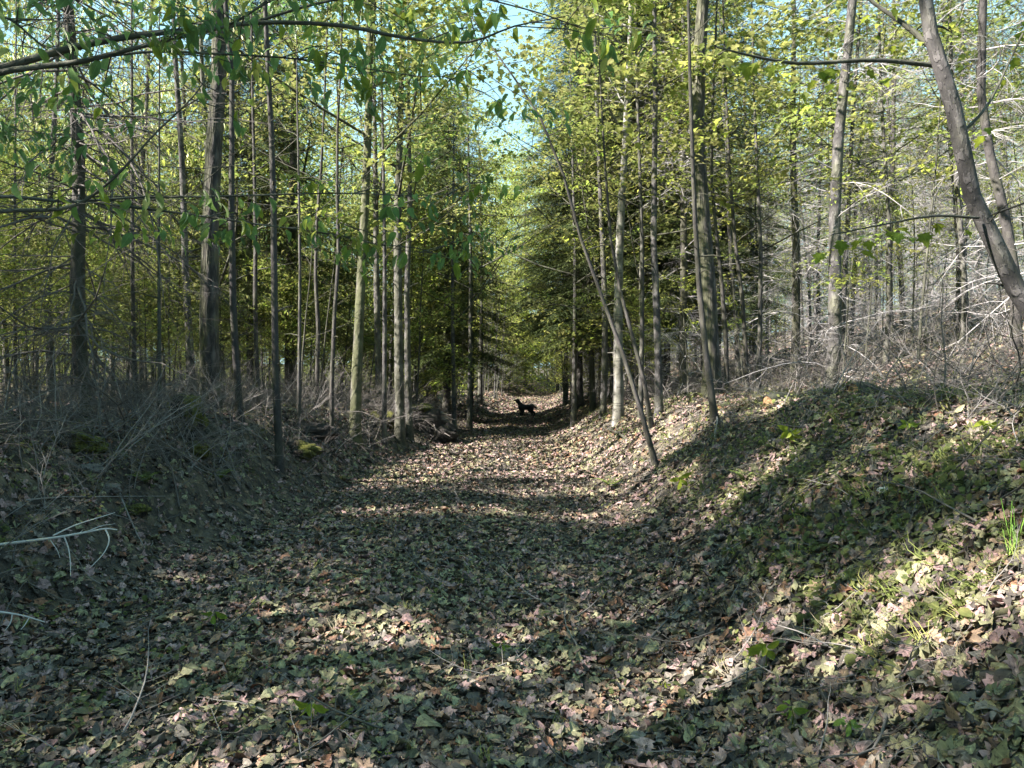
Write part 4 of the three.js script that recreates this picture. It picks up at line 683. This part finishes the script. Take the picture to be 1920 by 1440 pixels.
/* rotten log */
function log(label, px0, py0, px1, py1, rad, m, seed, endM) {
  const a = groundAt(px0, py0), dd = -a.z * 1.05, b = V((px1 - CX) / F * dd, 0, -dd); b.y = height(b.x, b.z) + rad * 0.5; a.y = height(a.x, a.z) + rad * 0.5; const o = thing('fallen_log', label, 'log', a.toArray()), g = new Geo(), P = []; for (let k = 0; k <= 10; k++) P.push(a.clone().lerp(b, k / 10).sub(a).add(V(0, 0.03 * Math.sin(k), 0)));
  g.tube(P, P.map((_, k) => rad * (1 - 0.03 * k)), 12, 0.22, seed); part('log_body', g.build(), m, o);
  const e = new THREE.CircleGeometry(rad * 0.93, 12), dir = a.clone().sub(b).normalize(); e.applyQuaternion(new THREE.Quaternion().setFromUnitVectors(V(0, 0, 1), dir)); part('broken_end', e, endM, o, dir.clone().multiplyScalar(0.004));
}
const rot = new THREE.MeshStandardMaterial({ color: C(0.42, 0.25, 0.13), roughness: 0.95, bumpMap: rough.bump, bumpScale: 0.02 });
log('rotten log with an orange-brown broken end on the high bank', 1440, 762, 1560, 745, 0.085, MAT.darkBark, 591, rot);
log('dark thin log half hidden in growth on the high bank', 1600, 738, 1730, 722, 0.07, MAT.darkBark, 592, rot);
log('mossy thin log lying along the brow of the high bank', 1350, 770, 1445, 748, 0.05, MAT.mossBark, 593, rot);
/* mossy stump */
const mossMap = dataMap(256, (u, v) => { const a = tfbm(u, v, 5, 5, 601, 5), b = tfbm(u, v, 40, 40, 607, 3), m = sstep(0.3, 0.5, a); return [mix(0.20, 0.36, m) * (0.6 + 0.7 * b), mix(0.18, 0.37, m) * (0.6 + 0.7 * b), mix(0.15, 0.14, m) * (0.6 + 0.7 * b)]; });
MAT.moss = new THREE.MeshStandardMaterial({ map: mossMap, roughness: 1, bumpMap: groundBump, bumpScale: 0.05 });
function lump(rx, ry, rz, seed, amp, detail = 24) {
  const g = new THREE.SphereGeometry(1, detail * 2, detail), p = g.attributes.position;
  for (let k = 0; k < p.count; k++) { const v = V().fromBufferAttribute(p, k), n = 1 + amp * (fbm(v.x * 1.7 + seed, v.y * 1.7, v.z * 1.7, 4) - 0.5) * 2 + amp * 0.5 * (fbm(v.x * 5 + seed, v.y * 5, v.z * 5, 3) - 0.5); p.setXYZ(k, v.x * rx * n, v.y * ry * n, v.z * rz * n); }
  const uv = g.attributes.uv; for (let k = 0; k < uv.count; k++) uv.setXY(k, p.getX(k) / 0.5 + p.getY(k) * 0.3, p.getZ(k) / 0.5 + p.getY(k) * 0.9); g.computeVertexNormals(); return g;
}
{
  const foot = V((350 - CX) / F * 9.4, 0, -9.4); foot.y = height(foot.x, foot.z);
  const o = thing('mossy_stump', 'low rotten stump padded with green moss on the brow of the low bank', 'stump', foot.toArray()), g = new Geo(), r = rngOf(610), P = [V(0, -0.1, 0), V(0, 0.04, 0), V(0.01, 0.12, 0), V(0.02, 0.24, 0), V(0.02, 0.3, 0)];
  g.tube(P, [0.3, 0.22, 0.17, 0.155, 0.13], 16, 0.25, 4); for (let k = 0; k < 6; k++) { const a = k * 1.1 + 0.3; g.tube([V(Math.cos(a) * 0.1, 0.1, Math.sin(a) * 0.1), V(Math.cos(a) * 0.25, 0.02, Math.sin(a) * 0.25), V(Math.cos(a) * 0.42, -0.1, Math.sin(a) * 0.42)], [0.06, 0.045, 0.02], 8, 0.2, k); }
  part('stump_body', g.build(), MAT.darkBark, o); part('moss_cap', lump(0.19, 0.15, 0.18, 3, 0.55), MAT.moss, o, V(0.01, 0.26, 0.02)); part('moss_pad', lump(0.15, 0.16, 0.12, 8, 0.6), MAT.moss, o, V(0.14, 0.08, 0.13));
}
/* dark upturned root mound */
const darkSoil = new THREE.MeshStandardMaterial({ color: C(0.045, 0.04, 0.036), roughness: 1, bumpMap: groundBump, bumpScale: 0.06 });
{
  const foot = V((805 - CX) / F * 20.5, 0, -20.5); foot.y = height(foot.x, foot.z);
  const o = thing('root_mound', 'dark upturned root mound tipped over beside the trail', 'root mound', foot.toArray()), r = rngOf(620);
  part('soil_clod', lump(0.5, 0.5, 0.42, 31, 0.75, 32), darkSoil, o, V(-0.15, 0.3, 0)); part('soil_clod', lump(0.36, 0.26, 0.34, 37, 0.7), darkSoil, o, V(0.42, 0.08, 0.2)); part('moss_pad', lump(0.4, 0.14, 0.35, 41, 0.35), MAT.moss, o, V(-0.25, 0.78, 0));
  for (let k = 0; k < 30; k++) { const a = r() * 6.28, g = new Geo(), L = 0.4 + 0.5 * r(), y = 0.1 + 0.75 * r(); g.tube([V(Math.cos(a) * 0.3, y, Math.sin(a) * 0.3), V(Math.cos(a) * L * 0.8, y + 0.15 * (r() - 0.3), Math.sin(a) * L * 0.8), V(Math.cos(a) * L * 1.15, y - 0.15 * r(), Math.sin(a) * L * 1.15)], [0.035, 0.02, 0.006], 6, 0.2, k); part('root', g.build(), MAT.darkTwig, o); }
}
/* stones and mossy humps on the banks */
const stoneMat = new THREE.MeshStandardMaterial({ color: C(0.13, 0.125, 0.115), roughness: 0.95, bumpMap: groundBump, bumpScale: 0.03 });
for (const [px, py, w, h, m, label] of [[170, 885, 0.13, 0.06, stoneMat, 'flat grey stone below the dark conifer on the low bank'], [205, 920, 0.09, 0.05, stoneMat, 'small grey stone on the face of the low bank'], [590, 815, 0.35, 0.16, darkSoil, 'dark earthy hump at the brow of the low bank'], [720, 790, 0.4, 0.2, MAT.moss, 'mossy boulder between the pale mossy trunk and the root mound'], [1660, 925, 0.05, 0.03, MAT.boneTwig, 'small white stone on the shaded face of the high bank'], [365, 850, 0.2, 0.1, MAT.moss, 'mossy hump just below the mossy stump'], [150, 835, 0.22, 0.1, MAT.moss, 'mossy hump below the dark conifer'], [560, 850, 0.3, 0.14, MAT.moss, 'mossy hump on the face of the low bank under the bending trunk'], [250, 960, 0.14, 0.07, MAT.moss, 'small mossy hump above the bleached forked branch']]) {
  const p = groundAt(px, py), o = shadow(new THREE.Mesh(lump(w, h, w * 0.8, px, 0.6), m)); o.position.set(p.x, p.y + h * 0.25, p.z); tag(o, m === MAT.moss ? 'mossy_rock' : m === darkSoil ? 'earth_hump' : 'stone', label, m === darkSoil ? 'hump' : 'stone');
}

/* ------------------------------------------------------------------ the dog: one continuous body from joined tapered bones */
{
  const J = { rump: [0.33, 0.47, 0], hip: [0.27, 0.46, 0], belly: [0.06, 0.45, 0], chest: [-0.2, 0.43, 0], wither: [-0.23, 0.52, 0], neck: [-0.33, 0.66, 0], head: [-0.39, 0.74, 0], muzzle: [-0.52, 0.76, 0] };
  const bones = [[J.rump, 0.085, J.hip, 0.1], [J.hip, 0.1, J.belly, 0.095], [J.belly, 0.095, J.chest, 0.135], [J.chest, 0.13, J.wither, 0.1], [J.wither, 0.1, J.neck, 0.075], [J.neck, 0.07, J.head, 0.075], [J.head, 0.07, J.muzzle, 0.032]];
  for (const s of [-1, 1]) {
    const z = 0.075 * s, f = s * 0.03, h = s * 0.045;
    bones.push([[-0.2, 0.42, z], 0.07, [-0.17 + f, 0.27, z], 0.045], [[-0.17 + f, 0.27, z], 0.042, [-0.2 + f, 0.14, z], 0.03], [[-0.2 + f, 0.14, z], 0.03, [-0.2 + f, 0.035, z], 0.026], [[-0.2 + f, 0.03, z], 0.03, [-0.25 + f, 0.022, z], 0.022]);
    bones.push([[0.28, 0.46, z], 0.09, [0.22 + h, 0.3, z], 0.062], [[0.22 + h, 0.3, z], 0.055, [0.36 + h, 0.17, z], 0.03], [[0.36 + h, 0.17, z], 0.03, [0.34 + h, 0.035, z], 0.024], [[0.34 + h, 0.03, z], 0.03, [0.29 + h, 0.022, z], 0.022]);
    bones.push([[-0.37, 0.79, 0.05 * s], 0.028, [-0.33, 0.73, 0.085 * s], 0.018]);
  }
  bones.push([[0.37, 0.5, 0], 0.035, [0.47, 0.42, 0], 0.025], [[0.47, 0.42, 0], 0.025, [0.53, 0.3, 0], 0.012]);
  const res = 76, half = 0.62, mc = new MarchingCubes(res, new THREE.MeshBasicMaterial(), false, false, 120000); mc.isolation = 0;
  const A = V(), B = V(), P = V();
  for (let k = 0; k < res; k++) for (let j = 0; j < res; j++) for (let i = 0; i < res; i++) {
    P.set((i - res / 2) / (res / 2) * half, (j - res / 2) / (res / 2) * half + 0.42, (k - res / 2) / (res / 2) * half); let sum = 0;
    for (const [a, ra, b, rb] of bones) { A.set(...a); B.set(...b); const ab = B.clone().sub(A), t = clamp(P.clone().sub(A).dot(ab) / ab.lengthSq(), 0, 1), dd = P.distanceTo(A.addScaledVector(ab, t)) - 1.16 * mix(ra, rb, t); sum += Math.exp(-dd * 70); }
    mc.field[i + j * res + k * res * res] = Math.log(sum) / 70;
  }
  mc.update();
  const g = new THREE.BufferGeometry(), n = mc.count; g.setAttribute('position', new THREE.Float32BufferAttribute(mc.positionArray.slice(0, n * 3), 3)); g.setAttribute('normal', new THREE.Float32BufferAttribute(mc.normalArray.slice(0, n * 3), 3));
  g.scale(half, half, half).translate(0, 0.42, 0); g.deleteAttribute('normal'); const g2 = mergeVertices(g, 1e-4); g2.computeVertexNormals(); g2.computeBoundingBox();
  g2.translate(0, -g2.boundingBox.min.y, 0);
  const fur = new THREE.MeshStandardMaterial({ color: C(0.006, 0.006, 0.007), roughness: 0.7 }), o = shadow(new THREE.Mesh(g2, fur)), x = 0.68, z = -38; o.position.set(x, height(x, z) - 0.01, z); o.rotation.y = 0.12; o.scale.setScalar(1.06);
  tag(o, 'dog', 'black short-haired dog standing side-on in the trail with its head raised', 'dog');
}
scene.traverse(o => { if (o.isMesh && !o.name) console.log('unnamed'); });
let tris = 0, inst = 0; scene.traverse(o => { if (o.isInstancedMesh) inst += o.count; else if (o.isMesh) tris += (o.geometry.index ? o.geometry.index.count : o.geometry.attributes.position.count) / 3; });
console.log('triangles', tris, 'copies', inst, 'top', scene.children.length);
renderer.render(scene, camera);
